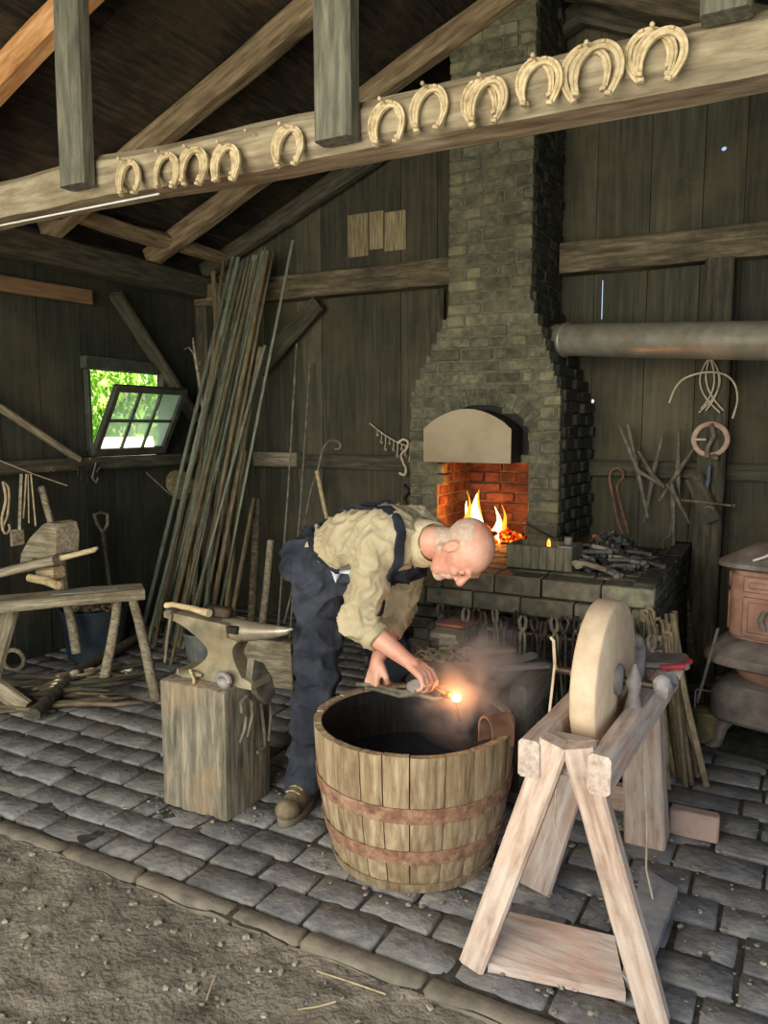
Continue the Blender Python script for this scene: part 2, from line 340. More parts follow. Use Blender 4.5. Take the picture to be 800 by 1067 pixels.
def timber(name,p1,p2,w,h,mat,parent=None,amp=.004,ch=.012,up=V((0,0,1)),seg=.09,taper=1.0,log=False,bend=0):
    """hewn timber from p1 to p2; width w across, height h along up; grain runs along local x"""
    p1=V(p1);p2=V(p2);L=(p2-p1).length; R=frame(p2-p1,up); _seed[0]+=1; sd=_seed[0]*3.7
    n=max(2,int(L/seg)); rs=[]
    ch=min(ch,w*.3,h*.3)
    for i in range(n+1):
        t=i/n; x=L*t; k=1+(taper-1)*t; a=w/2*k; b=h/2*k
        if log: sec=[(a*math.cos(q*PI/8+.2),b*math.sin(q*PI/8+.2)) for q in range(16)]
        else: sec=[(-a+ch,-b),(a-ch,-b),(a,-b+ch),(a,b-ch),(a-ch,b),(-a+ch,b),(-a,b-ch),(-a,-b+ch)]
        r=[]
        for j,(y,z) in enumerate(sec):
            q=noise.noise_vector(V((x*2.2+sd,j*.35,sd)))*amp+noise.noise_vector(V((x*9+sd,j*1.9,sd)))*amp*.35
            wob=noise.noise_vector(V((x*.8+sd,0,0)))*amp*1.5
            r.append(V((x,y+q.y+wob.y,z+q.z+wob.z+bend*math.sin(PI*t))))
        rs.append(r)
    g=G(); g.rings(rs)
    me=g.mesh(name); return OB(name,me,mat,parent,loc=p1,R=R,smooth=35)
def rod(name,pts,r,mat,parent=None,n=8,closed=False,flat=1.0,up=V((0,0,1))):
    g=G(); g.tube(pts,r,n,closed,True,flat,up)
    return OB(name,g,mat,parent)
def spl(P,k=6):
    P=[V(p) for p in P]; out=[]
    for i in range(len(P)-1):
        a=P[max(i-1,0)];b=P[i];c=P[i+1];d=P[min(i+2,len(P)-1)]
        for j in range(k):
            t=j/k; out.append(.5*((2*b)+(c-a)*t+(2*a-5*b+4*c-d)*t*t+(3*b-a-3*c+d)*t**3))
    return out+[P[-1]]
def arc(c,r,a0,a1,n,A,B):
    return [V(c)+V(A)*r*math.cos(a0+(a1-a0)*i/n)+V(B)*r*math.sin(a0+(a1-a0)*i/n) for i in range(n+1)]

# ------------------------------------------------------------------ the building
UL=-4.30; VB=4.95; RIDGE=-1.25; UR=1.75; SL=.42; ZP=2.66; VF=-2.2
def roofz(u): return ZP+.11+SL*((u+4.24) if u<RIDGE else (2*RIDGE-u+4.24))
# floor: stone pavers laid in rows along the back wall
g=G(); rnd=random.Random(3)
v=1.80; row=0
while v<4.93:
    dv=rnd.uniform(.125,.165); u=UL+.02+(-.1 if row%2 else 0)+rnd.uniform(-.05,.0)
    while u<1.7:
        du=rnd.uniform(.17,.29)
        if rnd.random()<.12: du*=.55
        z=rnd.uniform(-.005,.005)
        far=(v>3.9 or u<-3.9)
        c=V((u+du/2,v+dv/2,-.035+z)); s_=(du-rnd.uniform(.006,.020),dv-rnd.uniform(.006,.018),.07)
        R=Euler((rnd.uniform(-.025,.025),rnd.uniform(-.02,.02),rnd.uniform(-.03,.03))).to_matrix()
        g.box(c,s_,R,ch=rnd.uniform(.004,.008))
        u+=du
    v+=dv; row+=1
struct(OB('floor',g,'paver',loc=(0,0,0),smooth=50))
g=G(); u=UL
while u<1.7:
    du=rnd.uniform(.26,.42)
    g.box((u+du/2,1.758+rnd.uniform(-.008,.008),-.045+rnd.uniform(-.006,.006)),(du-.006,.07,.1),Euler((0,rnd.uniform(-.015,.015),rnd.uniform(-.025,.025))).to_matrix(),ch=.012); u+=du
tag(OB('kerb',g,'kerb',loc=(0,0,0),smooth=50),'long low row of edging stones between the pavers and the bare dirt','kerb')
def grid(u0,u1,v0,v1,st,fz):
    g=G(); nu=int((u1-u0)/st); nv=int((v1-v0)/st); vs=[];fs=[]
    for j in range(nv+1):
        for i in range(nu+1):
            x=u0+(u1-u0)*i/nu; y=v0+(v1-v0)*j/nv; vs.append((x,y,fz(x,y)))
    for j in range(nv):
        for i in range(nu): a=j*(nu+1)+i; fs.append((a,a+1,a+nu+2,a+nu+1))
    g.add(vs,fs); return g
def dz(x,y):
    return -.022+noise.noise(V((x*1.5,y*1.5,0)))*.018+noise.noise(V((x*6,y*6,3)))*.012+noise.noise(V((x*19,y*19,7)))*.008+abs(noise.noise(V((x*45,y*45,9))))*.007
g=grid(-3.8,.8,.3,1.725,.016,dz); o=OB('floor',g,'dirt',loc=(0,0,0),smooth=60); struct(o)
g=grid(-9,6,-9,1.72,.5,lambda x,y:-.09); o=OB('floor',g,'dirt',loc=(0,0,0)); struct(o)
g=grid(UL,UR,1.72,VB,.03,lambda x,y:-.011+noise.noise(V((x*7,y*7,1)))*.014+noise.noise(V((x*23,y*23,4)))*.006); struct(OB('floor',g,'soil',loc=(0,0,0)))

# walls: upright boards, with the knot holes and slits the daylight shows through
def boards(name,axis,const,a0,a1,z0,ztop,holes,mat,wd=(.22,.34),cut=None,sd=1):
    g=G(); r=random.Random(sd); a=a0; t=.028
    while a<a1-.01:
        b=min(a+r.uniform(*wd),a1); gap=.004
        off=r.uniform(-.006,.006)
        segs=[(a+gap/2,b-gap/2,z0,None)]
        rects=[]
        lo,hi=a+gap/2,b-gap/2
        # rectangle opening (window)
        def quad(l,h,za,zb0,zb1):
            if h-l<.003: return
            P=[(l,za),(h,za),(h,zb1),(l,zb0)]
            vs=[]
            for dd in (0,t):
                for (x,z) in P: vs.append((x,const+off+dd,z) if axis=='x' else (const+off-dd,x,z))
            g.add(vs,[(0,1,2,3),(7,6,5,4),(0,4,5,1),(1,5,6,2),(2,6,7,3),(3,7,4,0)])
        cuts=[]
        if cut and lo<cut[1] and hi>cut[0]: cuts.append(cut)
        for h_ in holes:
            if lo<h_[0]<hi: cuts.append((h_[0]-h_[2],h_[0]+h_[2],h_[1]-h_[3],h_[1]+h_[3]))
        cuts.sort(key=lambda c:c[2])
        zc=z0
        for c in cuts:
            l,h,zl,zh=max(lo,c[0]),min(hi,c[1]),c[2],c[3]
            quad(lo,hi,zc,zl,zl)
            quad(lo,l,zl,zh,zh); quad(h,hi,zl,zh,zh); zc=zh
        quad(lo,hi,zc,ztop(lo),ztop(hi))
        for c in cuts:
            if cut is not None and c is cut: continue
            l,h,zl,zh=c; 
            if h-l>.1 or zh-zl>.1: continue
            cx,cz,rx_,rz_=(l+h)/2,(zl+zh)/2,(h-l)/2,(zh-zl)/2
            Sq=[(l,zl),(h,zl),(h,zh),(l,zh)]; Oc=[(cx+rx_*.94*math.cos(PI*(-3/4+k/4)),cz+rz_*.94*math.sin(PI*(-3/4+k/4))) for k in range(8)]
            vs=[]
            for dd in (0,t):
                for (x,z) in Sq+Oc: vs.append((x,const+off+dd,z) if axis=='x' else (const+off-dd,x,z))
            fs=[]
            for k in range(4):
                a_,b2,o0,o1,o2=k,(k+1)%4,4+2*k,4+(2*k+1)%8,4+(2*k+2)%8
                fs+=[(a_,b2,o2,o1,o0),tuple(12+q for q in (o0,o1,o2,b2,a_)),(o0,o1,o1+12,o0+12),(o1,o2,o2+12,o1+12)]
            g.add(vs,fs)
        if b<a1-.02 and not any(abs(h_[0]-b)<.03 for h_ in holes):  # unseen strips added behind the gaps to stop light leaking through
            zt_=min(ztop(b-.02),ztop(b+.02)); segz=[(z0,zt_)]
            if cut and cut[0]-.02<b<cut[1]+.02: segz=[(z0,cut[2]),(cut[3],zt_)]
            for (q0,q1) in segz:
                if axis=='x': g.box((b,const+t+.016,(q0+q1)/2),(.04,.012,q1-q0))
                else: g.box((const-t-.016,b,(q0+q1)/2),(.012,.04,q1-q0))
        a=b
    o=OB(name,g,mat,loc=(0,0,0),smooth=0)
    bm=bmesh.new(); bm.from_mesh(o.data); bmesh.ops.remove_doubles(bm,verts=bm.verts,dist=.0004); bm.to_mesh(o.data); bm.free()
    return struct(o)
h1=wp(754,154,'y',VB); h2=wp(617,418,'y',VB); h3=wp(627,312,'y',VB); h4=wp(762,107,'y',VB); h5=wp(719,187,'y',VB)
h6=wp(635,186,'y',VB); 
boards('wall_back','x',VB,UL,UR,-.05,lambda u:roofz(u)-.02,[(h1.x,h1.z,.016,.017),(h2.x,h2.z,.014,.014),(h3.x,h3.z,.005,.12),(h4.x,h4.z,.004,.004),(h5.x,h5.z,.004,.004),(h6.x,h6.z,.003,.003)],'wallr',sd=5)
W0,W1,WZ0,WZ1=3.745,4.435,1.33,1.885
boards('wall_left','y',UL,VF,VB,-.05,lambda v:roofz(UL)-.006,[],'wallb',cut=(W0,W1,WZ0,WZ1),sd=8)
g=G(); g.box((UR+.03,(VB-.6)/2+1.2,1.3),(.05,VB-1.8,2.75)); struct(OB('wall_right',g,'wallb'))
# roof boards run along the building
g=G(); r=random.Random(4)
for side in (0,1):
    n=11; 
    for i in range(n):
        ua=(UL-.3)+(RIDGE-UL+.3)*i/n; ub=(UL-.3)+(RIDGE-UL+.3)*(i+1)/n
        if side: ua,ub=2*RIDGE-ub,2*RIDGE-ua
        za,zb=roofz(ua),roofz(ub); off=r.uniform(0,.012)
        v0=VF-.3
        while v0<VB+.3:
            v1=min(v0+r.uniform(1.2,2.6),VB+.3)
            if v1>VB: v1=VB+.3
            e=.003*(1 if ub>ua else -1)
            g.add([(ua+e,v0,za+off),(ub-e,v0,zb+off),(ub-e,v1-.004,zb+off),(ua+e,v1-.004,za+off),(ua+e,v0,za+off+.03),(ub-e,v0,zb+off+.03),(ub-e,v1-.004,zb+off+.03),(ua+e,v1-.004,za+off+.03)],
              [(0,1,2,3),(7,6,5,4),(0,4,5,1),(1,5,6,2),(2,6,7,3),(3,7,4,0)])
            v0=v1
struct(OB('ceiling',g,'roofb',loc=(0,0,0),smooth=0))
# shingles above the boards keep the daylight out
g=G()
g.add([(UL-.4,VF-.35,roofz(UL-.4)+.06),(RIDGE,VF-.35,roofz(RIDGE)+.06),(2*RIDGE-UL+.4,VF-.35,roofz(UL-.4)+.06),(UL-.4,VB+.35,roofz(UL-.4)+.06),(RIDGE,VB+.35,roofz(RIDGE)+.06),(2*RIDGE-UL+.4,VB+.35,roofz(UL-.4)+.06)],[(0,1,4,3),(1,2,5,4)])
struct(OB('ceiling',g,'roofb',loc=(0,0,0),smooth=0))

# window: opening frame, hopper sash tipped into the room
win=bpy.data.objects.new('window_1',None); COL.objects.link(win); win.location=(UL,W0,WZ0); win['kind']='structure'; bpy.context.view_layer.update()
g=G(); fx=UL+.03
g.box((fx,(W0+W1)/2,WZ1+.045),(.06,W1-W0+.1,.085),ch=.006); g.box((fx-.01,(W0+W1)/2,WZ0-.02),(.05,W1-W0+.02,.04),ch=.004)
g.box((fx-.01,W0-.012,(WZ0+WZ1)/2),(.05,.028,WZ1-WZ0),ch=.004); g.box((fx-.01,W1+.012,(WZ0+WZ1)/2),(.05,.028,WZ1-WZ0),ch=.004)
OB('window_frame',g,'sash',win)
hin=V((UL+.08,3.693,1.302)); tip=V((-3.97,3.693,1.768))
# tilt of the sash from the photo: its upper corner stands off the wall
ang=math.atan2(tip.x-hin.x,tip.z-hin.z); Ls=.53
R=Matrix((V((0,1,0)),V((-math.cos(ang),0,math.sin(ang))),V((math.sin(ang),0,math.cos(ang))))).transposed()  # x along wall, z up the sash
SW=.68
def sl(x,y,z): return hin+R@V((x,y,z))
g=G(); b=.045
for (x0,x1,z0,z1) in ((0,SW,0,b+.01),(0,SW,Ls-b,Ls),(0,b,b,Ls-b),(SW-b,SW,b,Ls-b)): g.box(sl((x0+x1)/2,0,(z0+z1)/2),(x1-x0,.04,z1-z0),R,ch=.004)
for k in (1,2): g.box(sl(b+(SW-2*b)*k/3,0,Ls/2),(.018,.028,Ls-2*b),R,ch=.003)
g.box(sl(SW/2,0,Ls/2),(SW-2*b,.026,.018),R,ch=.003)
sash=OB('window_sash',g,'sash',win)
bpy.context.view_layer.update()
g=G()
for k in range(3):
    for j in range(2):
        x0=b+(SW-2*b)*k/3; z0=b+(Ls-2*b)*j/2; g.box(sl(x0+(SW-2*b)/6,0,z0+(Ls-2*b)/4),((SW-2*b)/3-.012,.003,(Ls-2*b)/2-.012),R)
OB('glass_pane',g,'glass',sash,smooth=0)

# trees outside the window
r=random.Random(12)
def tree(c,rad,n,label,h=2.6):
    t=thing('tree',label,'tree',(c[0],c[1],-.3),'trees outside the window')
    g=G(); g.tube([(c[0],c[1],-.3),(c[0]+.05,c[1],1),(c[0],c[1]+.1,h)],[.14,.11,.05],8); OB('trunk',g,'bark',t)
    g=G()
    for i in range(n):
        d=V((r.gauss(0,1),r.gauss(0,1),r.gauss(0,1))).normalized()*rad*(r.random()**.4)
        p=V((c[0],c[1],h*.75))+V((d.x,d.y,d.z*1.35)); s=r.uniform(.05,.10)
        R=Euler((r.uniform(0,6),r.uniform(0,6),r.uniform(0,6))).to_matrix()
        g.add([p+R@V(q)*s for q in ((-1,0,0),(-.2,.5,.06),(1,0,0),(-.2,-.5,.06))],[(0,3,2,1)])
    OB('foliage',g,'leaf',t,smooth=0)
tree((-8.2,6.0),1.5,6000,'leafy green tree seen through the open window, nearest to the wall',2.4)
tree((-9.6,8.6),1.7,6000,'leafy green tree farther back beyond the open window',2.6)
tree((-10.6,5.2),1.6,5000,'leafy green tree filling the left of the open window view',2.5)
g=G(); g.add([(-30,-30,-.32),(30,-30,-.32),(30,30,-.32),(-30,30,-.32)],[(0,1,2,3)])
o=OB('ground',g,mk('meadow',[(40,62,22),(62,86,32),(90,112,48)],2,rough=.9,bump=.3),loc=(0,0,0)); o['kind']='structure'

# ------------------------------------------------------------------ timbers
def beamthing(name,p1,p2,w,h,mat,label,cat='beam',group=None,**k):
    return tag(timber(name,p1,p2,w,h,mat,**k),label,cat,group)
tie=beamthing('tie_beam',(UL+.02,2.35,2.475),(UR-.02,2.35,2.475),.2,.155,'beam','thick pale hewn tie beam across the whole room, hung with horseshoes','beam',amp=.011,ch=.035)
# hanging posts
def post(u,z0,z1,w,label): return beamthing('hanging_post',(u,2.205,z0),(u,2.205,z1),.075,w,'postw',label,'post',amp=.003,up=V((1,0,0)))
post(-2.53,2.43,3.34,.135,'grey wooden post rising from the left end of the tie beam to the orange rafter')
post(-1.342,2.405,3.72,.135,'wide grey wooden post rising from the middle of the tie beam')
post(-.205,2.515,3.36,.12,'short visible stub of post on the right end of the tie beam')
# rafters on the left slope (spaced along the building) and the right slope
def rafter(v,mat,label,w=.10,h=.13,u0=-4.2,u1=RIDGE,side=1,dzr=0):
    if side>0: a=(u0,v,roofz(u0)-.075+dzr); b=(u1,v,roofz(u1)-.075+dzr)
    else: a=(2*RIDGE-u0,v,roofz(u0)-.075+dzr); b=(RIDGE,v,roofz(RIDGE)-.075+dzr)
    return beamthing('rafter',a,b,w,h,mat,label,'rafter',amp=.008)
rafter(2.47,'orafter','warm-lit orange rafter crossing the upper left corner above the tie beam',h=.13)
rafter(3.40,'rafter','grey-brown rafter running up behind the left hanging post to the wide middle post')
rafter(4.28,'rafter','grey-brown rafter that crosses behind the horseshoes and meets the chimney top')
rafter(4.86,'dgirt','dark end rafter set against the back wall left of the chimney',w=.08)
rafter(4.55,'girt','brown rafter behind the tie beam at the top right, right of the chimney',side=-1)
rafter(4.86,'dgirt','dark end rafter against the back wall right of the chimney',side=-1,w=.08)
rafter(3.6,'rafter','right slope rafter above the tie beam near the right hanging post',side=-1)
# rough purlin log lying on the left slope just above the plate
beamthing('purlin_log',(-3.98,1.6,2.785),(-3.98,4.85,2.785),.11,.11,'rafter','rough split log running along the roof just above the left wall plate','log',amp=.02,log=True)
# plates, girts, braces
beamthing('wall_plate',(UL+.11,-2,2.58),(UL+.11,VB-.02,2.58),.16,.17,'dgirt','long dark timber along the top of the left wall','beam',amp=.006)
a=wp(0,295,'x',UL+.14); b=wp(103,309,'x',UL+.14)
beamthing('nailed_board',(UL+.06,2.3,a.z-.0),(UL+.06,b.y,b.z),.035,.095,'brownb','flat light brown board nailed under the plate of the left wall','board',amp=.001,ch=.002)
beamthing('wall_girt',(UL+.07,-2,1.245),(UL+.07,VB-.02,1.245),.09,.085,'dgirt','low dark rail along the left wall under the window','beam',amp=.006)
beamthing('wall_girt',(UL+.05,4.87,2.52),(-1.86,4.87,2.52),.15,.17,'girt','weathered upper girt on the back wall left of the chimney','beam',amp=.008)
beamthing('wall_girt',(-1.33,4.87,2.52),(UR-.02,4.87,2.52),.15,.18,'girt','weathered upper girt on the back wall right of the chimney','beam',amp=.008)
beamthing('wall_girt',(UL+.1,4.91,1.235),(-2.1,4.91,1.235),.07,.10,'dgirt','dark lower girt on the back wall left of the chimney','beam',amp=.005)
beamthing('wall_girt',(-1.13,4.91,1.235),(UR-.02,4.91,1.235),.07,.10,'dgirt','dark lower girt on the back wall behind the hanging tongs','beam',amp=.005)
a=wp(120,306,'x',UL+.08); b=wp(196,425,'x',UL+.08)
beamthing('wall_brace',a,b+(b-a)*.12,.05,.12,'dgirt','slanting brace from the plate down past the window on the left wall','brace',amp=.004,up=V((1,0,0)))
a=wp(0,425,'x',UL+.1); b=wp(82,479,'x',UL+.1)
beamthing('wall_brace',a-(b-a)*1.2,b,.04,.055,'bench','thin pale brace slanting down to the girt left of the window','brace',amp=.003,up=V((1,0,0)))
a=wp(332,315,'y',4.85); b=wp(270,385,'y',4.85)
beamthing('wall_brace',a,b,.13,.05,'dgirt','slanting brace under the back girt behind the leaning iron bars','brace',amp=.004,up=V((0,1,0)))
a=wp(746,500,'y',4.80)
beamthing('wall_post',(-.415,4.83,-.02),(-.415,4.83,2.43),.15,.16,'dgirt','dark upright post on the back wall with a ring hung on it','post',amp=.006,up=V((0,1,0)))
a=wp(266,483,'y',4.86); b=wp(311,483,'y',4.86)
beamthing('wood_block',(a.x,4.855,1.245),(b.x,4.855,1.245),.05,.11,'bench','short pale board nailed across the lower girt behind the iron bars','board',amp=.003)
beamthing('corner_post',(UL+.08,VB-.07,-.02),(UL+.08,VB-.07,2.5),.12,.12,'dgirt','dark corner post where the left and back walls meet','post',amp=.004,up=V((0,1,0)))
a=wp(456,300,'y',4.9); b=wp(458,360,'y',4.9)
beamthing('wall_batten',(a.x,4.90,1.95),(a.x,4.90,2.42),.10,.04,'dgirt','short upright board under the girt beside the chimney','board',amp=.003,up=V((0,1,0)))
# pale patch boards high on the back wall
a=wp(363,225,'y',VB); b=wp(424,262,'y',VB)
g=G()
for k,(x0,x1,z0,z1) in enumerate(((0,.36,0,1),(.38,.62,.12,1),(.64,1,.04,.94))):
    X0=a.x+(b.x-a.x)*x0; X1=a.x+(b.x-a.x)*x1; Z0=b.z+(a.z-b.z)*z0; Z1=b.z+(a.z-b.z)*z1
    g.box(((X0+X1)/2,VB-.013,(Z0+Z1)/2),(X1-X0,.006,Z1-Z0),ch=.002)
tag(OB('patch_board',g,mk('pale_patch',[(96,84,60),(140,124,92),(168,152,118)],6,(12,12,1),.85,bump=.3,island=.2)),'pale weathered patch high on the dark back wall left of the chimney','board')
a=wp(797,150,'y',VB); 
# two loose floor-to-girt battens between boards right of chimney (vertical slit strips)
g=G(); g.tube([wp(0,244,'x',UL+.5) if False else V((-4.0,2.3,2.372)),V((-2.2,2.3,2.385))],.004,6)
tag(OB('hanging_wire',g,'white'),'thin white wire running under the left end of the tie beam','wire')

# ------------------------------------------------------------------ chimney
def brick_face(g,mg,o,du,L0,L1,z0,z1,ncourse,nrm,rnd,bl=.215,bh=.068,dep=.09,left=lambda z:None,right=lambda z:None,skip=None,jit=.004):
    """courses of bricks on a vertical face; o=origin, du=unit along face, nrm=outward"""
    o=V(o); du=V(du); nrm=V(nrm); R=Matrix((du,nrm,V((0,0,1)))).transposed()
    if R.determinant()<0: R=Matrix((du,-nrm,V((0,0,1)))).transposed()
    z=z0; k=0
    while z<z1-.02:
        h=bh*rnd.uniform(.94,1.06); zc=z+h/2
        a=left(zc) if left(zc) is not None else L0; b=right(zc) if right(zc) is not None else L1
        x=a-(bl/2 if k%2 else 0)
        while x<b-.005:
            l=bl*rnd.uniform(.86,1.1)
            if k%6==5: l*=.52
            x0=max(x,a); x1=min(x+l,b)
            if x1-x0>.03 and not (skip and skip((x0+x1)/2,zc)):
                j=rnd.uniform(-jit,jit)
                g.box(o+du*((x0+x1)/2)+V((0,0,zc))+nrm*(j-dep/2),(x1-x0-rnd.uniform(.004,.012),dep,h-rnd.uniform(.004,.010)),R@Euler((rnd.uniform(-.02,.02),rnd.uniform(-.012,.012),rnd.uniform(-.02,.02))).to_matrix(),ch=.006)
            x+=l
        z+=h; k+=1
rn=random.Random(21)
chim=thing('chimney','tall sooty brick chimney widening downward in steps to the forge opening','chimney',(-1.6,4.5,0))
CF=4.30; SX0,SX1=-1.862,-1.345
def lx(z): return SX0 if z>2.12 else (SX0-.25*min(1,(2.12-z)/.5))
def rx(z): return SX1 if z>2.17 else (SX1+.185*min(1,(2.17-z)/.55))
def rb(z): # back edge on the right side wall plane grows too
    return SX1-.0 if z>2.17 else SX1+.23*min(1,(2.17-z)/.6)
def stepz(z,q=.07): return math.floor(z/q)*q
def arch(u,z): # opening in the breast
    return (-1.92<u<-1.345 and z<1.47) or ((u+1.632)**2/.385**2+((z-1.45)/.27)**2<1 and z>1.45)
g=G()
brick_face(g,None,(0,CF,0),(1,0,0),0,0,.8,4.05,0,(0,-1,0),rn,left=lambda z:lx(stepz(z)),right=lambda z:rx(stepz(z)),skip=arch)
OB('brick_front',g,'brick',chim,loc=(0,0,0))
g=G()
for k in range(17):
    a=PI*(k+.5)/17; ex,ez=math.cos(a)*.335,math.sin(a)*.215; nx,nz=math.cos(a)/.335,math.sin(a)/.215; L_=math.hypot(nx,nz); nx/=L_; nz/=L_
    R=Matrix((V((nx,0,nz)),V((0,1,0)),V((-nz,0,nx)))).transposed()
    wd_=PI/17*math.hypot(.335*math.sin(a),.215*math.cos(a))*.93
    g.box((-1.632+ex,CF+.045+rn.uniform(-.003,.003),1.455+ez),(.098,.09,wd_),R,ch=.005)
OB('arch_bricks',g,'brick',chim,loc=(0,0,0))
g=G(); z=.8; k=0
while z<4.05:   # right side, stepping with the breast
    h=.07; X=rx(stepz(z+.035)); y=CF+.02-(.09 if k%2 else 0)
    while y<VB-.03:
        l=.205*rn.uniform(.9,1.1); y0=max(y,CF+.045); y1=min(y+l,VB-.02)
        if y1-y0>.03:
            ex=(rb(z)-rx(z))*((y0+y1)/2-CF)/.6
            g.box((X-.045+ex+rn.uniform(-.009,.009),(y0+y1)/2,z+h/2),(.09,y1-y0-.01,h-.009),Euler((rn.uniform(-.03,.03),rn.uniform(-.03,.03),rn.uniform(-.03,.03))).to_matrix(),ch=.007)
        y+=l
    z+=h;k+=1
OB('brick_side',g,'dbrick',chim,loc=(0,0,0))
g=G(); z=.8; k=0
while z<4.05:
    h=.07; X=lx(stepz(z+.035)); y=CF+.02-(.09 if k%2 else 0)
    while y<VB-.03:
        l=.205*rn.uniform(.9,1.1); y0=max(y,CF+.045); y1=min(y+l,VB-.02)
        if y1-y0>.03: g.box((X+.045+rn.uniform(-.006,.006),(y0+y1)/2,z+h/2),(.09,y1-y0-.01,h-.009),ch=.007)
        y+=l
    z+=h;k+=1
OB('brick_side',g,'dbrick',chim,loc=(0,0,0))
# mortar core, hollow around the firebox
g=G(); z=.8
while z<4.04:
    h=.07; a,b=lx(stepz(z+.035))+.012,rx(stepz(z+.035))-.012
    if z<1.62:
        u0,u1=-1.92,-1.345
        if z>1.45:
            c=math.sqrt(max(.01,1-((z+.035-1.45)/.17)**2)); u0,u1=-1.63-.29*c,-1.63+.29*c
        if u0-a>.01: g.box(((a+u0)/2,(CF+.006+VB-.03)/2,z+h/2),(u0-a,VB-.03-CF-.006,h))
        if b-u1>.01: g.box(((b+u1)/2,(CF+.006+VB-.03)/2,z+h/2),(b-u1,VB-.03-CF-.006,h))
        g.box(((a+b)/2,VB-.06,z+h/2),(b-a,.06,h))
    else: g.box(((a+b)/2,(CF+.006+VB-.03)/2,z+h/2),(b-a,VB-.03-CF-.006,h))
    z+=h
OB('mortar',g,'mortar',chim,loc=(0,0,0),smooth=0)
g=G()
brick_face(g,None,(0,VB-.11,0),(1,0,0),-1.92,-1.345,.8,1.66,0,(0,-1,0),rn,dep=.06,jit=.012)
brick_face(g,None,(-1.915,0,0),(0,1,0),CF+.03,VB-.1,.8,1.5,0,(1,0,0),rn,dep=.02,jit=.006)
brick_face(g,None,(-1.35,0,0),(0,1,0),CF+.03,VB-.1,.8,1.5,0,(-1,0,0),rn,dep=.02,jit=.006)
OB('firebox_lining',g,'fbrick',chim,loc=(0,0,0))
# steel hood hung before the opening
HV=4.12; a=wp(441,481,'y',HV); b=wp(532,478,'y',HV); hz0=a.z; w_=b.x-a.x
zt=wp(441,447,'y',HV).z; zc=wp(487,426,'y',HV).z
poly=[(a.x,hz0),(b.x,hz0),(b.x,zt)]+[(b.x-w_*t/12,zt+(zc-zt)*math.sin(PI*t/12)**.8) for t in range(1,12)]+[(a.x,zt)]
hd=thing('forge_hood','smooth tan arched steel hood over the forge opening','hood',((a.x+b.x)/2,HV,hz0))
g=G(); g.prism(poly,.008,(0,HV,0)); OB('hood_plate',g,'hood',hd,smooth=0)
g=G(); top=poly[2:]
vs=[(x,HV+.008,z) for x,z in top]+[(x,CF+.02,z) for x,z in top]; n=len(top); vs+=[(x*.985+(-1.65)*.015,q,z-.006) for (x,q,z) in vs]
fs=[(i,i+1,i+1+n,i+n) for i in range(n-1)]+[(2*n+i+n,2*n+i+1+n,2*n+i+1,2*n+i) for i in range(n-1)]; g.add(vs,fs)
for x in (a.x+.003,b.x-.003): g.box((x,(HV+CF)/2+.01,(hz0+zt)/2),(.005,CF-HV+.01,zt-hz0))
OB('hood_side',g,'black',hd,smooth=0)

# hearth
g=G(); g.prism([(-1.92,1.33),(-1.345,1.33),(-1.345,1.46)]+[(-1.632+.287*math.cos(PI*t/10),1.46+.165*math.sin(PI*t/10)) for t in range(1,10)]+[(-1.92,1.46)],.02,(0,4.345,0)); OB('arch_glow_block',g,'black',hd,smooth=0)  # black plate added to keep the fire glow out of the arch recess
hearth=thing('forge_hearth','long brick forge hearth table with tools hung along its front','hearth',(-1.3,4.2,0))
g=G()
HX0,HX1=-2.15,-.50
brick_face(g,None,(0,3.48,0),(1,0,0),HX0,HX1,.60,.79,0,(0,-1,0),rn,bl=.26,bh=.095,dep=.16,jit=.012)
y=3.62; k=0
while y<4.32:
    x=HX0-(.1 if k%2 else 0)
    while x<HX1:
        l=.23*rn.uniform(.9,1.1); x0=max(x,HX0);x1=min(x+l,HX1)
        if x1-x0>.03: g.box(((x0+x1)/2,y+.055,.755+rn.uniform(-.004,.004)),(x1-x0-.008,.1,.07),ch=.007)
        x+=l
    y+=.11;k+=1
OB('brick_top',g,'hbrick',hearth,loc=(0,0,0))
g=G(); brick_face(g,None,(0,3.78,0),(1,0,0),HX0,HX1+.0,-.02,.6,0,(0,-1,0),rn,dep=.1)
brick_face(g,None,(HX1,0,0),(0,1,0),3.5,VB-.03,.60,.79,0,(1,0,0),rn,dep=.1)
brick_face(g,None,(HX1,0,0),(0,1,0),3.78,VB-.03,-.02,.6,0,(1,0,0),rn,dep=.1)
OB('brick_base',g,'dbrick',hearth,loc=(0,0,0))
g=G(); g.box(((HX0+HX1)/2,4.36,.68),(HX1-HX0-.03,1.15,.14)); g.box(((HX0+HX1)/2,4.38,.3),(HX1-HX0-.05,1.1,.6)); OB('mortar',g,'soil',hearth)

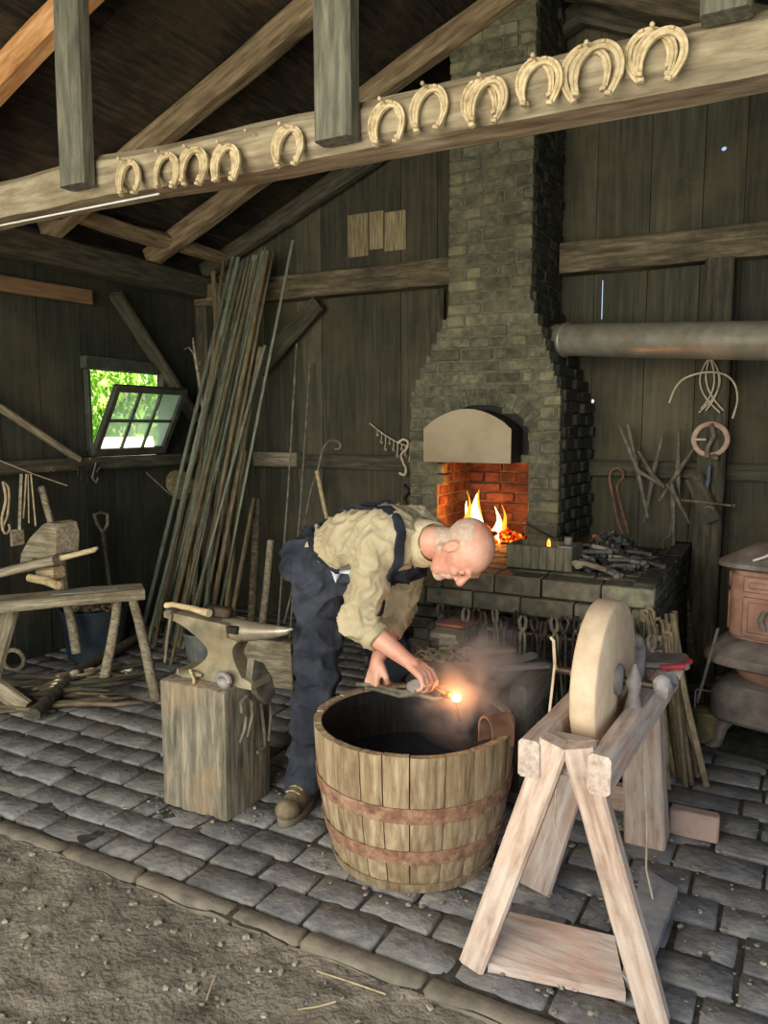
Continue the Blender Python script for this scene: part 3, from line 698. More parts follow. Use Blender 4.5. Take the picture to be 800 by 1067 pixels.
# fire and coals
r=random.Random(5)
g=G()
for i in range(90):
    g.ball((r.gauss(-1.63,.1),r.gauss(4.48,.08),.80+r.uniform(0,.06)),(r.uniform(.018,.034),r.uniform(.015,.03),r.uniform(.014,.026)),Euler((r.random()*6,r.random()*6,0)).to_matrix(),7,5,.3,i)
coals=OB('coal_bed',g,emit('hot_coals',[(30,8,2),(190,50,8),(255,150,40)],1.6,30)); tag(coals,'heap of glowing orange coals in the forge','coals',kind='stuff')
fire=thing('fire','bright yellow and orange fire burning in the forge','fire',(-1.63,4.48,.82))
def flame_mat(name,col,st):
    m=bpy.data.materials.new(name); m.use_nodes=True; N=m.node_tree.nodes; L=m.node_tree.links; N.clear()
    out=N.new('ShaderNodeOutputMaterial'); em=N.new('ShaderNodeEmission'); em.inputs[0].default_value=lin(col); em.inputs[1].default_value=st
    t=N.new('ShaderNodeBsdfTransparent'); mx=N.new('ShaderNodeMixShader'); lw=N.new('ShaderNodeLayerWeight'); lw.inputs[0].default_value=.45
    L.new(lw.outputs['Facing'],mx.inputs[0]); L.new(em.outputs[0],mx.inputs[1]); L.new(t.outputs[0],mx.inputs[2]); L.new(mx.outputs[0],out.inputs[0]); return m
fm=[flame_mat('flame_core',(255,226,150),6),flame_mat('flame_outer',(255,140,40),2.2)]
def flame(px,py,hpx,wr,m,nm,dv=0,lean=.0):
    base=wp(px,py,'y',4.42+dv); top=wp(px+lean,py-hpx,'y',4.42+dv); L_=(top.z-base.z)
    pts=[];rs=[]
    for i in range(15):
        t=i/14; pts.append(base+(top-base)*t+V((math.sin(t*6+px)*.020*(.3+t),math.cos(t*4+px)*.010,0)))
        rs.append(max(.0015,wr*(math.sin(PI*min(1,t*.75+.2))**.8)*(1-t**3)**.9*(1+.18*math.sin(t*9+px))))
    g=G(); g.tube(pts,rs,12); OB(nm,g,fm[m],fire)
flame(503,580,66,.046,0,'flame',lean=-6)
flame(513,580,52,.036,0,'flame',.02,lean=5)
flame(496,582,60,.034,0,'flame',.03,lean=-7)
flame(487,574,62,.024,1,'flame',-.02,lean=-2)
flame(519,576,50,.022,1,'flame',.03,lean=5)
flame(504,582,72,.056,1,'flame',.04,lean=-9)
point('fire_light',(-1.68,4.40,.95),24,(1,.29,.055),.08)

# ------------------------------------------------------------------ stove, stovepipe
sp=thing('stovepipe','dull metal stovepipe running from the chimney to the stove on the right','pipe',(-.6,4.2,1.9))
PA=V((-1.30,4.55,2.005)); PB=V((-.02,4.02,1.885))
def ringed(p,q,r,name,mat,par,seams=()):
    g=G(); L_=(q-p).length; R=frame(q-p); R2=Matrix((R.col[1],R.col[2],R.col[0])).transposed()
    prof=[(r*.96,0)]
    zs=sorted(set([0.0]+[s*L_ for s in seams]+[L_]))
    pr=[(r,0)]
    for s in seams: pr+=[(r,s*L_-.012),(r+.006,s*L_-.006),(r+.006,s*L_+.004),(r,s*L_+.01)]
    pr.append((r,L_)); g.lathe(pr,32,p,R2,cap=True); OB(name,g,mat,par)
ringed(PA,PB,.092,'horizontal_pipe','pipe',sp,(.08,.985))
# elbow and down pipe
d=(PB-PA).normalized(); PE=PB+d*.10+V((0,0,-.10)); PC=V((.06,3.97,.99))
g=G(); pts=[PB,PB+d*.05+V((0,0,-.01)),PB+d*.085+V((0,0,-.04)),PE+V((0,0,.0)),PE+V((0,0,-.05))]; g.tube(pts,[.097]*5,28); OB('elbow',g,'pipe',sp)
ringed(PE+V((0,0,-.03)),PC,.088,'down_pipe','pipev',sp,(.1,.55))
g=G(); g.tube(arc(PA+d*.03,.1,0,2*PI,24,frame(d).col[1],frame(d).col[2])[:-1],.012,6,closed=True); OB('collar',g,'black',sp)
stv=thing('stove','rusty red-brown cast iron parlor stove with grey skirt and base','stove',(.10,3.95,0))
SC=V((.10,3.95))
def sq(hw,n=2.6,k=36,rot=-.25):
    out=[]
    for i in range(k):
        a=2*PI*i/k; c,s_=math.cos(a),math.sin(a); x=hw*abs(c)**(2/n)*(1 if c>0 else -1); y=hw*abs(s_)**(2/n)*(1 if s_>0 else -1)
        out.append((SC.x+x*math.cos(rot)-y*math.sin(rot),SC.y+x*math.sin(rot)+y*math.cos(rot)))
    return out
def sqstack(prof,n=5,k=56): 
    g=G(); g.rings([[V((x,y,z)) for x,y in sq(hw,n,k)] for hw,z in prof]); return g
OB('top_plate',sqstack([(.13,.985),(.16,.975),(.19,.972),(.25,.945),(.30,.915),(.335,.893),(.335,.875),(.31,.862),(.28,.858)],6),'stoveg',stv,smooth=28)
OB('body',sqstack([(.275,.86),(.275,.84),(.285,.83),(.285,.56),(.275,.55),(.275,.53)],6),'stove',stv)
OB('skirt',sqstack([(.285,.545),(.315,.53),(.345,.505),(.355,.49),(.375,.475),(.38,.45),(.375,.435),(.355,.425),(.30,.42)],5),'stoveg',stv)
OB('ash_bowl',sqstack([(.31,.42),(.30,.38),(.26,.33),(.2,.31)],2.4),'stove',stv)
OB('base',sqstack([(.25,.345),(.30,.33),(.325,.305),(.335,.29),(.335,.175),(.32,.158),(.30,.155)],7),'stoveg',stv,smooth=28)
rot=-.25; Rr=Matrix.Rotation(rot,3,'Z')
def sw(x,y,z): q=Rr@V((x,y,0)); return V((SC.x+q.x,SC.y+q.y,z))
# raised panels on the front and left faces
for (z0,z1,nm) in ((.765,.835,'upper_panel'),(.565,.745,'door')):
    g=G()
    for (cx,cz,sx_,sz_) in ((0,(z0+z1)/2,.40,z1-z0),(0,(z0+z1)/2,.35,z1-z0-.04)):
        g.box(sw(cx,-.288 if sx_==.40 else -.294,cz),(sx_,.012,sz_),Rr,ch=.005)
    last_=OB(nm,g,'stove',stv)
g=G()
for z0,z1 in ((.765,.835),(.565,.745)): g.box(sw(-.289,0,(z0+z1)/2),(.012,.38,z1-z0),Rr,ch=.005)
OB('side_panel',g,'stove',stv)
g=G(); g.lathe([(.05,0),(.05,.008),(.03,.02),(.01,.024)],18,sw(.02,-.30,.65),Rr@Matrix.Rotation(PI/2,3,'X')); OB('draft_wheel',g,'stoveg',last_)
g=G(); g.tube([sw(-.1,-.31,.69),sw(-.11,-.335,.66),sw(-.1,-.31,.61)],.012,8); OB('door_handle',g,'stoveg',last_)
for sx_,sy_ in ((-1,-1),(1,-1),(-1,1),(1,1)):
    g=G(); g.tube([sw(sx_*.22,sy_*.22,.2),sw(sx_*.27,sy_*.27,.12),sw(sx_*.28,sy_*.28,.05),sw(sx_*.31,sy_*.31,.0)],[.035,.03,.022,.03],8); OB('leg',g,'stoveg',stv)
# hearth slab / brick pad under the stove
g=G(); g.box((.12,3.98,.012),(.86,.74,.03),Rr,ch=.006); tag(OB('stove_pad',g,'dbrick'),'low dark slab on the floor under the stove','slab')
# coil of cord on the stove
g=G(); pts=[]
c=wp(787,553,'y',3.85)
for i in range(90):
    t=i/89; a=t*PI*7; rr=.055+.02*math.sin(t*9); pts.append(V((.02+rr*math.cos(a)*1.2,3.72+rr*math.sin(a)*.7,.958+.022*t+.006*math.sin(a*1.7))))
pts=[V((-.13,3.68,.915)),V((-.09,3.66,.935)),V((-.05,3.69,.955))]+pts
g.tube(pts,.0055,6); tag(OB('cord_coil',g,'white'),'coil of white cord lying on top of the stove','cord')
g=G(); a=wp(778,640,'y',3.5)
pts=[sw(.1,-.40,.46),sw(.07,-.42,.38),sw(.03,-.43,.30),sw(.06,-.42,.22),sw(.1,-.41,.27),sw(.06,-.43,.33),sw(.0,-.43,.2)]
g.tube(pts,.004,6); tag(OB('wire_twist',g,'iron'),'twisted thin wire hanging from the skirt of the stove','wire')

# ------------------------------------------------------------------ horseshoes on the tie beam
def shoe_mesh(w=.058,h=.07,tw=.011,th=.0055):
    pts=[]; n=28
    for i in range(n+1):
        a=-1.02*PI/2- .18 + (PI+ .36+.04*PI/2)*i/n
        t=i/n; ang=PI*(1.22)-PI*1.44*t
        x=w*math.cos(ang)*(1-.10*max(0,-math.sin(ang))); z=h*math.sin(ang)*(1 if math.sin(ang)>0 else 1.35)
        pts.append(V((x,0,z)))
    g=G(); rs=[]
    for i,p in enumerate(pts):
        d=(pts[min(i+1,n)]-pts[max(i-1,0)]).normalized(); s_=V((-d.z,0,d.x)); ww=tw*(1 if 3<i<n-3 else .85)
        q=[p+s_*ww+V((0,-th,0)),p+s_*(ww*.25)+V((0,-th,0)),p+s_*(ww*.1)+V((0,-th*.55,0)),p-s_*(ww*.05)+V((0,-th,0)),p-s_*ww+V((0,-th,0)),p-s_*ww+V((0,th,0)),p+s_*ww+V((0,th,0))]
        rs.append(q)
    g.rings(rs)
    for e in (pts[0],pts[-1]): g.box(e+V((0,-.006,.002)),(.02,.02,.013),ch=.003)
    g.box(pts[n//2]+V((0,-.006,.004)),(.016,.014,.01),ch=.002)
    me=g.mesh('horseshoe'); me.materials.append(M['shoe']); me.shade_smooth(); me.set_sharp_from_angle(angle=.7); return me
sm=[shoe_mesh(),shoe_mesh(.052,.068,.010),shoe_mesh(.066,.078,.012)]
hs=[(135,184,2,0,'at the far left end of the tie beam'),(174,177,2,1,'second nail from the left on the tie beam'),(203,172,3,0,'third nail from the left on the tie beam, crowding its neighbours'),
(237,168,3,1,'fourth nail from the left on the tie beam'),(301,151,2,0,'on the nail just left of the wide middle post'),(404,127,2,0,'on the first nail right of the wide middle post'),
(448,112,2,0,'on the second nail right of the wide middle post'),(506,104,3,1,'over the left side of the chimney'),(561,85,2,1,'over the right edge of the chimney'),(616,73,3,2,'in the large round cluster right of the chimney'),(683,56,3,0,'at the right end of the row of horseshoes')]
r=random.Random(9)
lay=['outermost','middle','innermost']
for (px,py,n,ty,desc) in hs:
    c=wp(px,py,'y',2.235)
    for k in range(n):
        s_=1.0-.10*(n-1-k) if n>1 else 1
        o=bpy.data.objects.new('horseshoe',sm[(ty+k)%2 if ty<2 else 2-(k%2)*1]); COL.objects.link(o)
        sc_=.90 if px<320 else .92
        o.matrix_basis=Matrix.Translation((c.x+(k-(n-1)/2)*.019+r.uniform(-.003,.003),2.238-.0135*k-.002,c.z+r.uniform(-.003,.003)-.009*k-.004))@Matrix.Rotation(r.uniform(-.12,.12)+(k-(n-1)/2)*.26,4,'Y')@Matrix.Rotation(-.08,4,'X')@Matrix.Diagonal((sc_,1,sc_,1))
        word=('front' if k==n-1 else ('rear' if k==0 else 'middle'))
        tag(o,('%s horseshoe %s'%(word,desc)) if n>1 else 'single horseshoe '+desc,'horseshoe','old horseshoes along the tie beam')
    g=G(); tz=c.z+.046; g.tube([(c.x,2.27,tz),(c.x-.003,2.185,tz+.006)],.0035,6); g.ball((c.x-.003,2.185,tz+.006),.007,nu=8,nv=5)
    tag(OB('nail',g,'shoe'),'nail holding the horseshoes '+desc,'nail','nails in the tie beam')
c=wp(268,142,'y',2.24); g=G(); g.tube([(c.x,2.27,c.z),(c.x-.02,2.2,c.z+.01)],.004,6); g.ball((c.x-.02,2.2,c.z+.01),.006,nu=8,nv=5)
tag(OB('nail',g,'shoe'),'bare nail in the tie beam with nothing hung on it','nail','nails in the tie beam')

# ------------------------------------------------------------------ leaning bars in the corner
bars=[ # top px, low px, width, material, kind
(222,283,236,330,.03,'rodb'),(233,272,205,520,.018,'rodb'),(243,268,172,560,.020,'rodg'),(248,268,168,620,.026,'rodg'),(254,270,182,560,.018,'rodg'),
(259,268,190,560,.016,'rodb'),(266,266,178,610,.036,'rodg'),(262,272,196,560,.016,'rodg'),(271,265,196,600,.015,'rodg'),(246,272,178,590,.018,'rodb'),
(274,262,206,560,.017,'rodg'),(279,262,212,600,.024,'rodb'),(284,262,220,600,.018,'rodb'),(277,258,200,610,.014,'rodg'),(268,270,190,600,.020,'rodb'),
(305,250,232,620,.016,'rodg'),(272,362,228,600,.024,'rodb'),(276,360,222,560,.014,'rodg'),(242,415,198,610,.022,'rodg'),(240,420,206,570,.014,'rodb'),
(256,470,236,630,.022,'rodb'),(236,445,212,640,.016,'rodg'),(264,520,244,630,.020,'rodb'),(230,480,216,620,.02,'rodg')]
r=random.Random(31)
for i,(tx,ty,bx,by,wd,mt) in enumerate(bars):
    vt=4.70-.02*(i%4); top=wp(tx,ty,'y',vt); vb=4.2-.07*(i%5)
    if ty>340: vt=4.5; top=wp(tx,ty,'y',vt)
    b=wp(bx,by,'y',vb if by>420 else 4.72)
    if i==0: b=wp(236,330,'y',4.66)
    k=(top.z-.0)/(top.z-b.z) if i else 1.0
    bot=top+(b-top)*k
    if i==0: bot=wp(242,610,'y',4.3); bot.z=0
    bot.x=max(bot.x,UL+.12); bot.z=.005
    flat=i%3==0
    names=('flat_bar' if flat else 'iron_rod')
    tag(timber(names,bot,top,wd*1.35,wd*(.5 if flat else 1.15),mt,amp=.0015,ch=wd*.2,seg=.3,up=V((0,1,0))),
        {0:'short reddish bar topmost at the left of the leaning bars',15:'thin bar reaching highest and farthest right of the leaning bars',6:'widest flat grey-green bar in the middle of the leaning bundle'}.get(i) or ('flat ' if flat else 'square ')+('brownish' if mt=='rodb' else 'grey-green')+' iron bar leaning in the corner with the other bars','iron bar','iron bars leaning in the corner')
# two thin separate rods right of the bundle
for (tx,ty,bx,by,lb) in ((309,358,290,650,'left of the two thin rods leaning alone on the back wall'),(323,378,305,620,'right of the two thin rods leaning alone on the back wall')):
    top=wp(tx,ty,'y',4.88); b=wp(bx,by,'y',4.45); bot=top+(b-top)*(top.z/(top.z-b.z)); g=G(); g.tube([bot,(bot+top)/2+V((.01,0,0)),top],.0085,8)
    tag(OB('thin_rod',g,'toolm'),lb,'iron rod')
# forked stick and crook
pts=[wp(*p,'x',-4.05) for p in ((212,430),(208,400),(203,370),(201,352))]
g=G(); g.tube([wp(214,470,'x',-4.0)]+pts,[.014,.014,.013,.012,.006],8); g.tube([wp(204,372,'x',-4.05),wp(197,362,'x',-4.05),wp(192,364,'x',-4.05)],[.008,.006,.003],6); g.tube([wp(206,384,'x',-4.05),wp(209,376,'x',-4.05)],[.008,.004],6)
g.tube([wp(214,470,'x',-4.0),wp(206,560,'x',-3.95),V((-4.0,4.4,.0))],[.014,.016,.02],8)
tag(OB('crooked_branch',g,'bench'),'pale knobby branch standing beside the window and the iron bars','branch')
g=G(); P_=lambda x,y:wp(x,y,'y',4.72)
g.tube([wp(296,650,'y',4.4)]+spl([wp(308,600,'y',4.5),P_(322,520),P_(331,490),P_(336,470),P_(341,461),P_(348,459),P_(354,462),P_(354,467),P_(349,468)]),.0088,8)
tag(OB('iron_crook',g,'toolm'),'iron rod with a curled hook end leaning on the back wall behind the man','hook')
g=G(); g.tube([wp(330,491,'y',4.7),wp(337,525,'y',4.66),wp(345,560,'y',4.5)],[.016,.015,.015],8); tag(OB('pale_stick',g,'lightw'),'pale straight stick standing behind the bending man','stick')
for (tx,ty,bx,by,rr,lb) in ((282,563,274,640,.028,'short pale round post standing on the floor right of the iron bars'),(268,520,262,640,.03,'darker round stake leaning behind the iron bars')):
    top=wp(tx,ty,'y',4.55); b=wp(bx,by,'y',4.4); bot=top+(b-top)*(top.z/(top.z-b.z))
    g=G(); g.tube([bot,(bot+top)/2+V((.006,0,0)),top],[rr,rr*.97,rr*.93],12); tag(OB('round_post',g,'bench' if tx>280 else 'girt'),lb,'post')
# basket by the bars
c=wp(188,505,'x',-4.1)
g=G(); R=frame(V((.9,-.3,.35))); R2=Matrix((R.col[1],R.col[2],R.col[0])).transposed()
g.lathe([(.02,.05),(.09,.045),(.115,.02),(.12,0),(.115,-.01),(.105,.01),(.02,.03)],24,c,R2); 
o=OB('woven_basket',g,mk('wicker',[(70,60,40),(110,96,66),(150,134,96)],60,rough=.8,bump=.8)); tag(o,'small round wicker basket hung on the wall beside the iron bars','basket')
# wire of small hooks + S hook by chimney
a=wp(385,441,'y',4.88); b=wp(427,466,'y',4.88)
th=thing('hook_string','string of small pale hooks sagging on the back wall left of the forge','hooks',tuple(b))
g=G(); pts=[a+(b-a)*(i/10)+V((0,0,-.035*math.sin(PI*i/10)*0.6)) for i in range(11)]; g.tube(pts,.004,6); OB('string',g,'wire',th)
for i in range(2,11):
    p=pts[i]; g=G(); L_=.07+.035*math.sin(i*2.1); g.tube([p,p+V((.006,-.01,-L_*.5)),p+V((-.003,-.01,-L_)),p+V((.008,-.01,-L_-.008)),p+V((.014,-.01,-L_+.008))],.0035,6); OB('small_hook',g,'wire',th)
g=G(); q=lambda x,y:wp(x,y,'y',4.86)
g.tube(spl([q(414,462),q(420,458),q(425,461),q(423,468),q(418,474),q(420,482),q(423,489),q(421,495),q(416,493)]),.0085,8)
tag(OB('s_hook',g,'wire'),'pale S-shaped iron hook hanging at the left edge of the chimney','hook')
g=G(); g.tube(spl([wp(421,505,'y',4.935),wp(425,512,'y',4.92),wp(421,520,'y',4.92),wp(426,530,'y',4.935)]),.011,8); tag(OB('iron_hook',g,'iron'),'small dark hook on the wall just above the man by the chimney','hook')

# ------------------------------------------------------------------ left wall tools
def X(px,py,u=-4.12): return wp(px,py,'x',u)
sh=thing('shovel','dark D-handled shovel leaning on the left wall behind the bench','shovel',tuple(X(114,600)))
g=G(); g.tube([X(107,553),X(112,590),X(116,620,-4.05)],.014,10); OB('shaft',g,'dgirt',sh)
g=G(); g.tube([X(107,555),X(101,545),X(98,536),X(105,534),X(112,536),X(112,546)],.011,8,closed=True); OB('grip',g,'toolm',sh)
a=X(116,618,-4.05); g=G()
R=frame(V((.12,.1,-1)),V((1,0,0))); vs=[]
rs=[]
for t,w_ in ((0,.02),(.05,.09),(.12,.11),(.25,.11),(.33,.08),(.37,.02)):
    rs.append([a+R@V((t,w_*math.cos(q),.02*math.sin(q)+.2*w_**2)) for q in [2*PI*i/14 for i in range(14)]])
g.rings(rs); OB('blade',g,'iron',sh)
# cords and ladles hanging at far left
g=G(); g.tube(spl([X(3,502),X(6,520),X(2,540),X(3,553)]),.008,6); g.tube(spl([X(3,502),X(9,510),X(8,535),X(3,550),X(6,556),X(10,552),X(9,546)]),.007,6)
tag(OB('rope_loop',g,'rope'),'pale knotted cord with a hook end hanging at the far left edge','cord')
for k,(x0,x1,y1,rr,lb) in enumerate(((22,20,552,.014,'leftmost flat strap'),(27,24,540,.008,'second strap'),(29,30,545,.006,'third thin strap'),(32,37,548,.007,'rightmost strap slanting outward'))):
    g=G(); g.tube([X(x0,494),X((x0+x1)/2,520),X(x1,y1)],rr,6,flat=.4)
    if k==0: g.box(X(18,560),(.02,.09,.10),ch=.006)
    tag(OB('leather_strap',g,'rope' if k else 'bench'),lb+' of the four hanging on the left wall girt','strap','straps hanging on the left wall')
g=G(); g.tube([X(0,480,-4.15),X(35,494,-4.15),X(70,506,-4.15)],.004,6); tag(OB('long_rod',g,'wire'),'thin pale rod slanting across the girt at the far left','rod')
g=G(); g.tube([X(104,487,-4.17),X(100,492,-4.17)],.004,6); g.tube([X(100,482,-4.17),X(98,490,-4.17),X(96,498,-4.17),X(100,503,-4.17),X(102,498,-4.17)],.006,6)
tag(OB('iron_hook',g,'toolm'),'curled iron hook hanging from the girt below the window','hook')
g=G()
for k in range(5): g.tube([X(82+k*3,487,-4.17),X(81+k*3.2,496+k%2*6,-4.17)],.0035,6)
g.tube([X(80,487,-4.17),X(97,486,-4.17)],.005,6); tag(OB('key_rack',g,'iron'),'row of small dark iron bits hanging under the window girt','tools')
g=G()
for x in (50,55): g.tube(arc(X(x,489,-4.18),.013,0,2*PI,12,(0,1,0),(0,0,1))[:-1],.004,6,closed=True)
tag(OB('chain_link',g,'toolm'),'pair of small iron rings fixed on the girt left of the window','ring')
g=G(); g.tube([X(152,492,-4.2),X(178,516,-4.1)],.005,6); tag(OB('thin_rod',g,'toolm'),'thin rod slanting down from the girt right of the window','rod')

# ------------------------------------------------------------------ shaving bench at left
bn=thing('shaving_horse','rough wooden shaving horse bench with splayed legs at the left edge','bench',(-3.6,2.95,0))
B0=wp(160,614,'z',.56); 
dirb=(V((-3.30,3.30,0))-V((-3.93,2.77,0))).normalized()
E1=V((-3.28,3.20,.545)); 
E0=wp(0,634,'y',2.62); E0.z=.545
E0=E1+(E0-E1)*1.5; E0.z=.545
timber('plank',E0,E1,.20,.055,'bench',bn,amp=.008,ch=.01)
bd=(E1-E0).normalized(); bs=V((-bd.y,bd.x,0))
def leg(p,q,r1=.026,r2=.03,m='bench'): 
    g=G(); p=V(p);q=V(q); mid=(p+q)/2+V((.006,.004,0)); g.tube([p,(p+mid)/2+V((.004,0,0)),mid,(q+mid)/2,q],[r1,r1*1.02,(r1+r2)/2,r2,r2*1.03],10); OB('leg',g,m,bn)
f1=wp(107,716,'z',0); f2=wp(163,731,'z',0)
leg(wp(123,622,'y',3.12),f1); leg(wp(137,620,'y',3.12),f2)
leg(wp(68,625,'y',3.12),wp(80,680,'y',3.14)); 
b_=wp(12,628,'y',2.75)
timber('leg',wp(13,628,'y',2.72),wp(-8,705,'y',2.66),.055,.10,'bench',bn,amp=.003,up=V((1,0,0)))
# swing head with treadle post
c=wp(36,578,'y',2.95)
g=G(); prof=[(20,596),(22,577),(30,562),(44,547),(50,544),(56,546),(59,558),(58,577),(52,580),(42,582),(34,581),(30,596)]
P0=[wp(x,y,'y',2.93) for x,y in prof]; P1=[p+V((.02,.14,0)) for p in P0]; n=len(P0)
g.add(P0+P1,[tuple(range(n)),tuple(range(n,2*n))[::-1]]+[((i+1)%n,i,i+n,(i+1)%n+n) for i in range(n)]); OB('clamp_head',g,'bench',bn,smooth=25)
timber('swing_arm',wp(60,560,'y',3.04),wp(66,622,'y',3.02),.05,.06,'bench',bn,amp=.002,up=V((1,0,0)))
timber('work_ledge',wp(-30,604,'y',2.72)+V((0,0,0)),wp(62,583,'y',2.92),.14,.05,'bench',bn,amp=.006,ch=.012)
timber('riser_block',wp(44,598,'y',2.95),wp(62,596,'y',2.97),.09,.07,'lightw',bn,amp=.003)
g=G(); g.lathe([(.016,0),(.018,.01),(.016,.018)],12,wp(28,626,'y',2.80)+V((0,-.02,0)),Matrix.Rotation(PI/2,3,'X')); OB('peg',g,'lightw',bn)
g=G(); g.tube([wp(-20,600,'y',2.80),wp(30,590,'y',2.86),wp(70,580,'y',2.95),wp(98,573,'y',3.0),wp(101,571,'y',3.0)],[.018,.018,.017,.015,.009],10)
tag(OB('whittled_stick',g,'lightw'),'long pale whittled stick clamped across the shaving horse','stick')
g=G(); g.tube([wp(30,602,'y',2.84),wp(48,605,'y',2.86),wp(60,610,'y',2.83)],[.022,.026,.024],12); tag(OB('short_log',g,'lightw'),'short pale log lying on the shaving horse plank','log')
kn=thing('drawknife','drawknife with a pale blade on the bench plank and a turned handle hanging down','drawknife',(-3.6,2.98,.58))
g=G(); g.box((E1+(E0-E1)*.28)+V((0,0,.034)),(.34,.10,.004),frame(bd),ch=.001); OB('blade',g,mk('pale_steel',[(150,150,142),(176,176,168),(196,196,188)],10,rough=.4,metal=.4,bump=.1),kn)
g=G(); g.tube([wp(84,612,'y',2.98),wp(84,620,'y',2.96),wp(84,630,'y',2.95),wp(84,640,'y',2.95),wp(84,645,'y',2.95)],[.008,.009,.014,.017,.01],10)
g=G(); p=wp(43,508,'y',3.25); g.tube([p,wp(49,530,'y',3.22),wp(54,548,'y',3.2),wp(60,600,'y',3.15)],[.022,.021,.02,.02],10); tag(OB('wooden_pole',g,'bench'),'thick pale pole standing upright behind the shaving horse','pole')
# board propped below bench left
a=wp(-10,712,'y',2.5); b=wp(28,742,'z',0)
timber_o=timber('loose_board',a,V((b.x,b.y,.02)),.05,.09,'bench',amp=.003); tag(timber_o,'short pale board with a cut end sloping to the floor at the left edge','board')
# blue tub
def pail(name,c,r0,r1,h,mat,label,n=28,rim=.008,ribs=0,cat='bucket'):
    t=thing(name,label,cat,(c[0],c[1],c[2] if len(c)>2 else 0)); z0=c[2] if len(c)>2 else 0
    g=G(); prof=[(r0*.5,z0),(r0,z0)]
    for k in range(1,9):
        q=k/8; rr=r0+(r1-r0)*q; prof.append((rr,z0+h*q))
    prof+=[(r1+rim,z0+h),(r1+rim,z0+h+.012),(r1-.004,z0+h+.012),(r0-.006,z0+.02),(r0*.4,z0+.02)]
    rs=[]
    for (rr,z) in prof:
        ring=[]
        for a in range(n*2):
            k=1+(.02*math.cos(a*PI/1) if ribs and z0+.01<z<z0+h*.98 else 0)
            ring.append(V((c[0]+rr*k*math.cos(PI*a/n),c[1]+rr*k*math.sin(PI*a/n),z)))
        rs.append(ring)
    g.rings(rs); OB('wall',g,mat,t); return t
bl=pail('blue_tub',(-3.98,3.45),.17,.21,.32,'bluep','dark blue plastic tub full of scraps under the shaving horse',cat='tub')
g=G(); r=random.Random(2)
for i in range(40): a=r.random()*6.3; q=r.random()**.5*.17; g.box((-3.98+q*math.cos(a),3.45+q*math.sin(a),.31+r.uniform(0,.05)),(r.uniform(.04,.12),.03,.012),Euler((r.random(),r.random(),r.random()*6)).to_matrix(),ch=.003)
tag(OB('wood_scraps',g,'bench'),'wood scraps heaped in the blue tub','scraps',kind='stuff')
gb=pail('grey_bucket',(-3.04,3.50),.125,.165,.27,'greyp','grey ribbed bucket behind the anvil stump',ribs=1)
# wood offcuts behind anvil (pale block behind)
a=wp(285,672,'y',3.6); g=G(); g.box((-2.60,3.46,.15),(.34,.03,.28),Euler((.1,0,.1)).to_matrix(),ch=.004); tag(OB('plywood_board',g,'bench'),'pale flat board leaning behind the anvil horn','board')
a=wp(258,688,'z',0.0)
# ring wheel under bench
g=G(); c=wp(14,688,'y',3.0); g.tube(arc(c,.065,0,2*PI,24,(0.9,.43,0),(0,0,1))[:-1],.014,8,closed=True); tag(OB('wheel_rim',g,'bench'),'small pale wooden hoop standing under the bench at the left','hoop')
# log pole and scattered kindling
g=G(); g.tube([wp(35,745,'z',.05),wp(80,700,'z',.06),wp(130,672,'z',.07),wp(182,640,'z',.08)],[.034,.033,.03,.028],10); tag(OB('pole',g,'dgirt'),'long grey log lying diagonally under the bench','log')
r=random.Random(77); base=[]
for k in range(3):
    g=G(); L_=.5; g.tube([(-L_/2,0,0),(-.1,.01*k,.003),(.12,-.012,.004),(L_/2,.01,0)],[.011,.014,.013,.008],6,flat=.6); me=g.mesh('kindling'); me.materials.append(M['girt' if k else 'dgirt']); me.shade_smooth(); base.append(me)
for i in range(70):
    px=r.uniform(0,165); py=r.uniform(668,742)
    if px>100 and py>716: continue
    p=wp(px,py,'z',.02); 
    if p.x<UL+.4 or p.y>4.5: continue
    if (p.x+3.98)**2+(p.y-3.45)**2<.45**2 or (p.x+3.04)**2+(p.y-3.5)**2<.42**2: continue
    o=bpy.data.objects.new('kindling_stick',base[i%3]); COL.objects.link(o)
    o.matrix_basis=Matrix.Translation((p.x,p.y,.014+.05*r.random()))@Matrix.Rotation(r.gauss(.75,.35),4,'Z')@Matrix.Rotation(r.uniform(-.05,.05),4,'Y')@Matrix.Scale(r.uniform(.6,1.3),4)
    tag(o,'thin grey stick among the kindling strewn on the floor under the bench','stick','kindling strewn under the bench')

# ------------------------------------------------------------------ stump and anvil
g=G(); sx0,sx1,sy0,sy1=-2.16,-1.83,2.17,2.45; H_=.505
rs=[]; r=random.Random(8)
def rr_(z,k):
    pts=[]
    per=[]
    for i in range(14): per.append((sx0+(sx1-sx0)*i/14,sy0))
    for i in range(12): per.append((sx1,sy0+(sy1-sy0)*i/12))
    for i in range(14): per.append((sx1-(sx1-sx0)*i/14,sy1))
    for i in range(12): per.append((sx0,sy1-(sy1-sy0)*i/12))
    cx,cy=(sx0+sx1)/2,(sy0+sy1)/2
    for j,(x,y) in enumerate(per):
        q=noise.noise(V((x*22,y*22,z*1.3)))*.006+noise.noise(V((x*4,y*4,z*3)))*.008
        crack=-.014 if j in (10,11) else (-.008 if j in (4,33) else 0)
        d=V((x-cx,y-cy,0)); dn=d.normalized()
        corner=.006 if j in (0,14,26,40) else 0
        pts.append(V((x,y,0))+dn*(q+crack-corner)*k+V((0,0,z)))
    return pts
for i in range(13): rs.append(rr_(H_*i/12+(0 if i<12 else 0),1))
rs.append([p+V((0,0,.004))+ (V(((sx0+sx1)/2,(sy0+sy1)/2,0))-V((p.x,p.y,0)))*.05 for p in rs[-1]])
g.rings(rs); stump=OB('anvil_stump',g,'stump',R=None,smooth=50); tag(stump,'square weathered grey timber block carrying the anvil','stump')
for o_ in (): pass
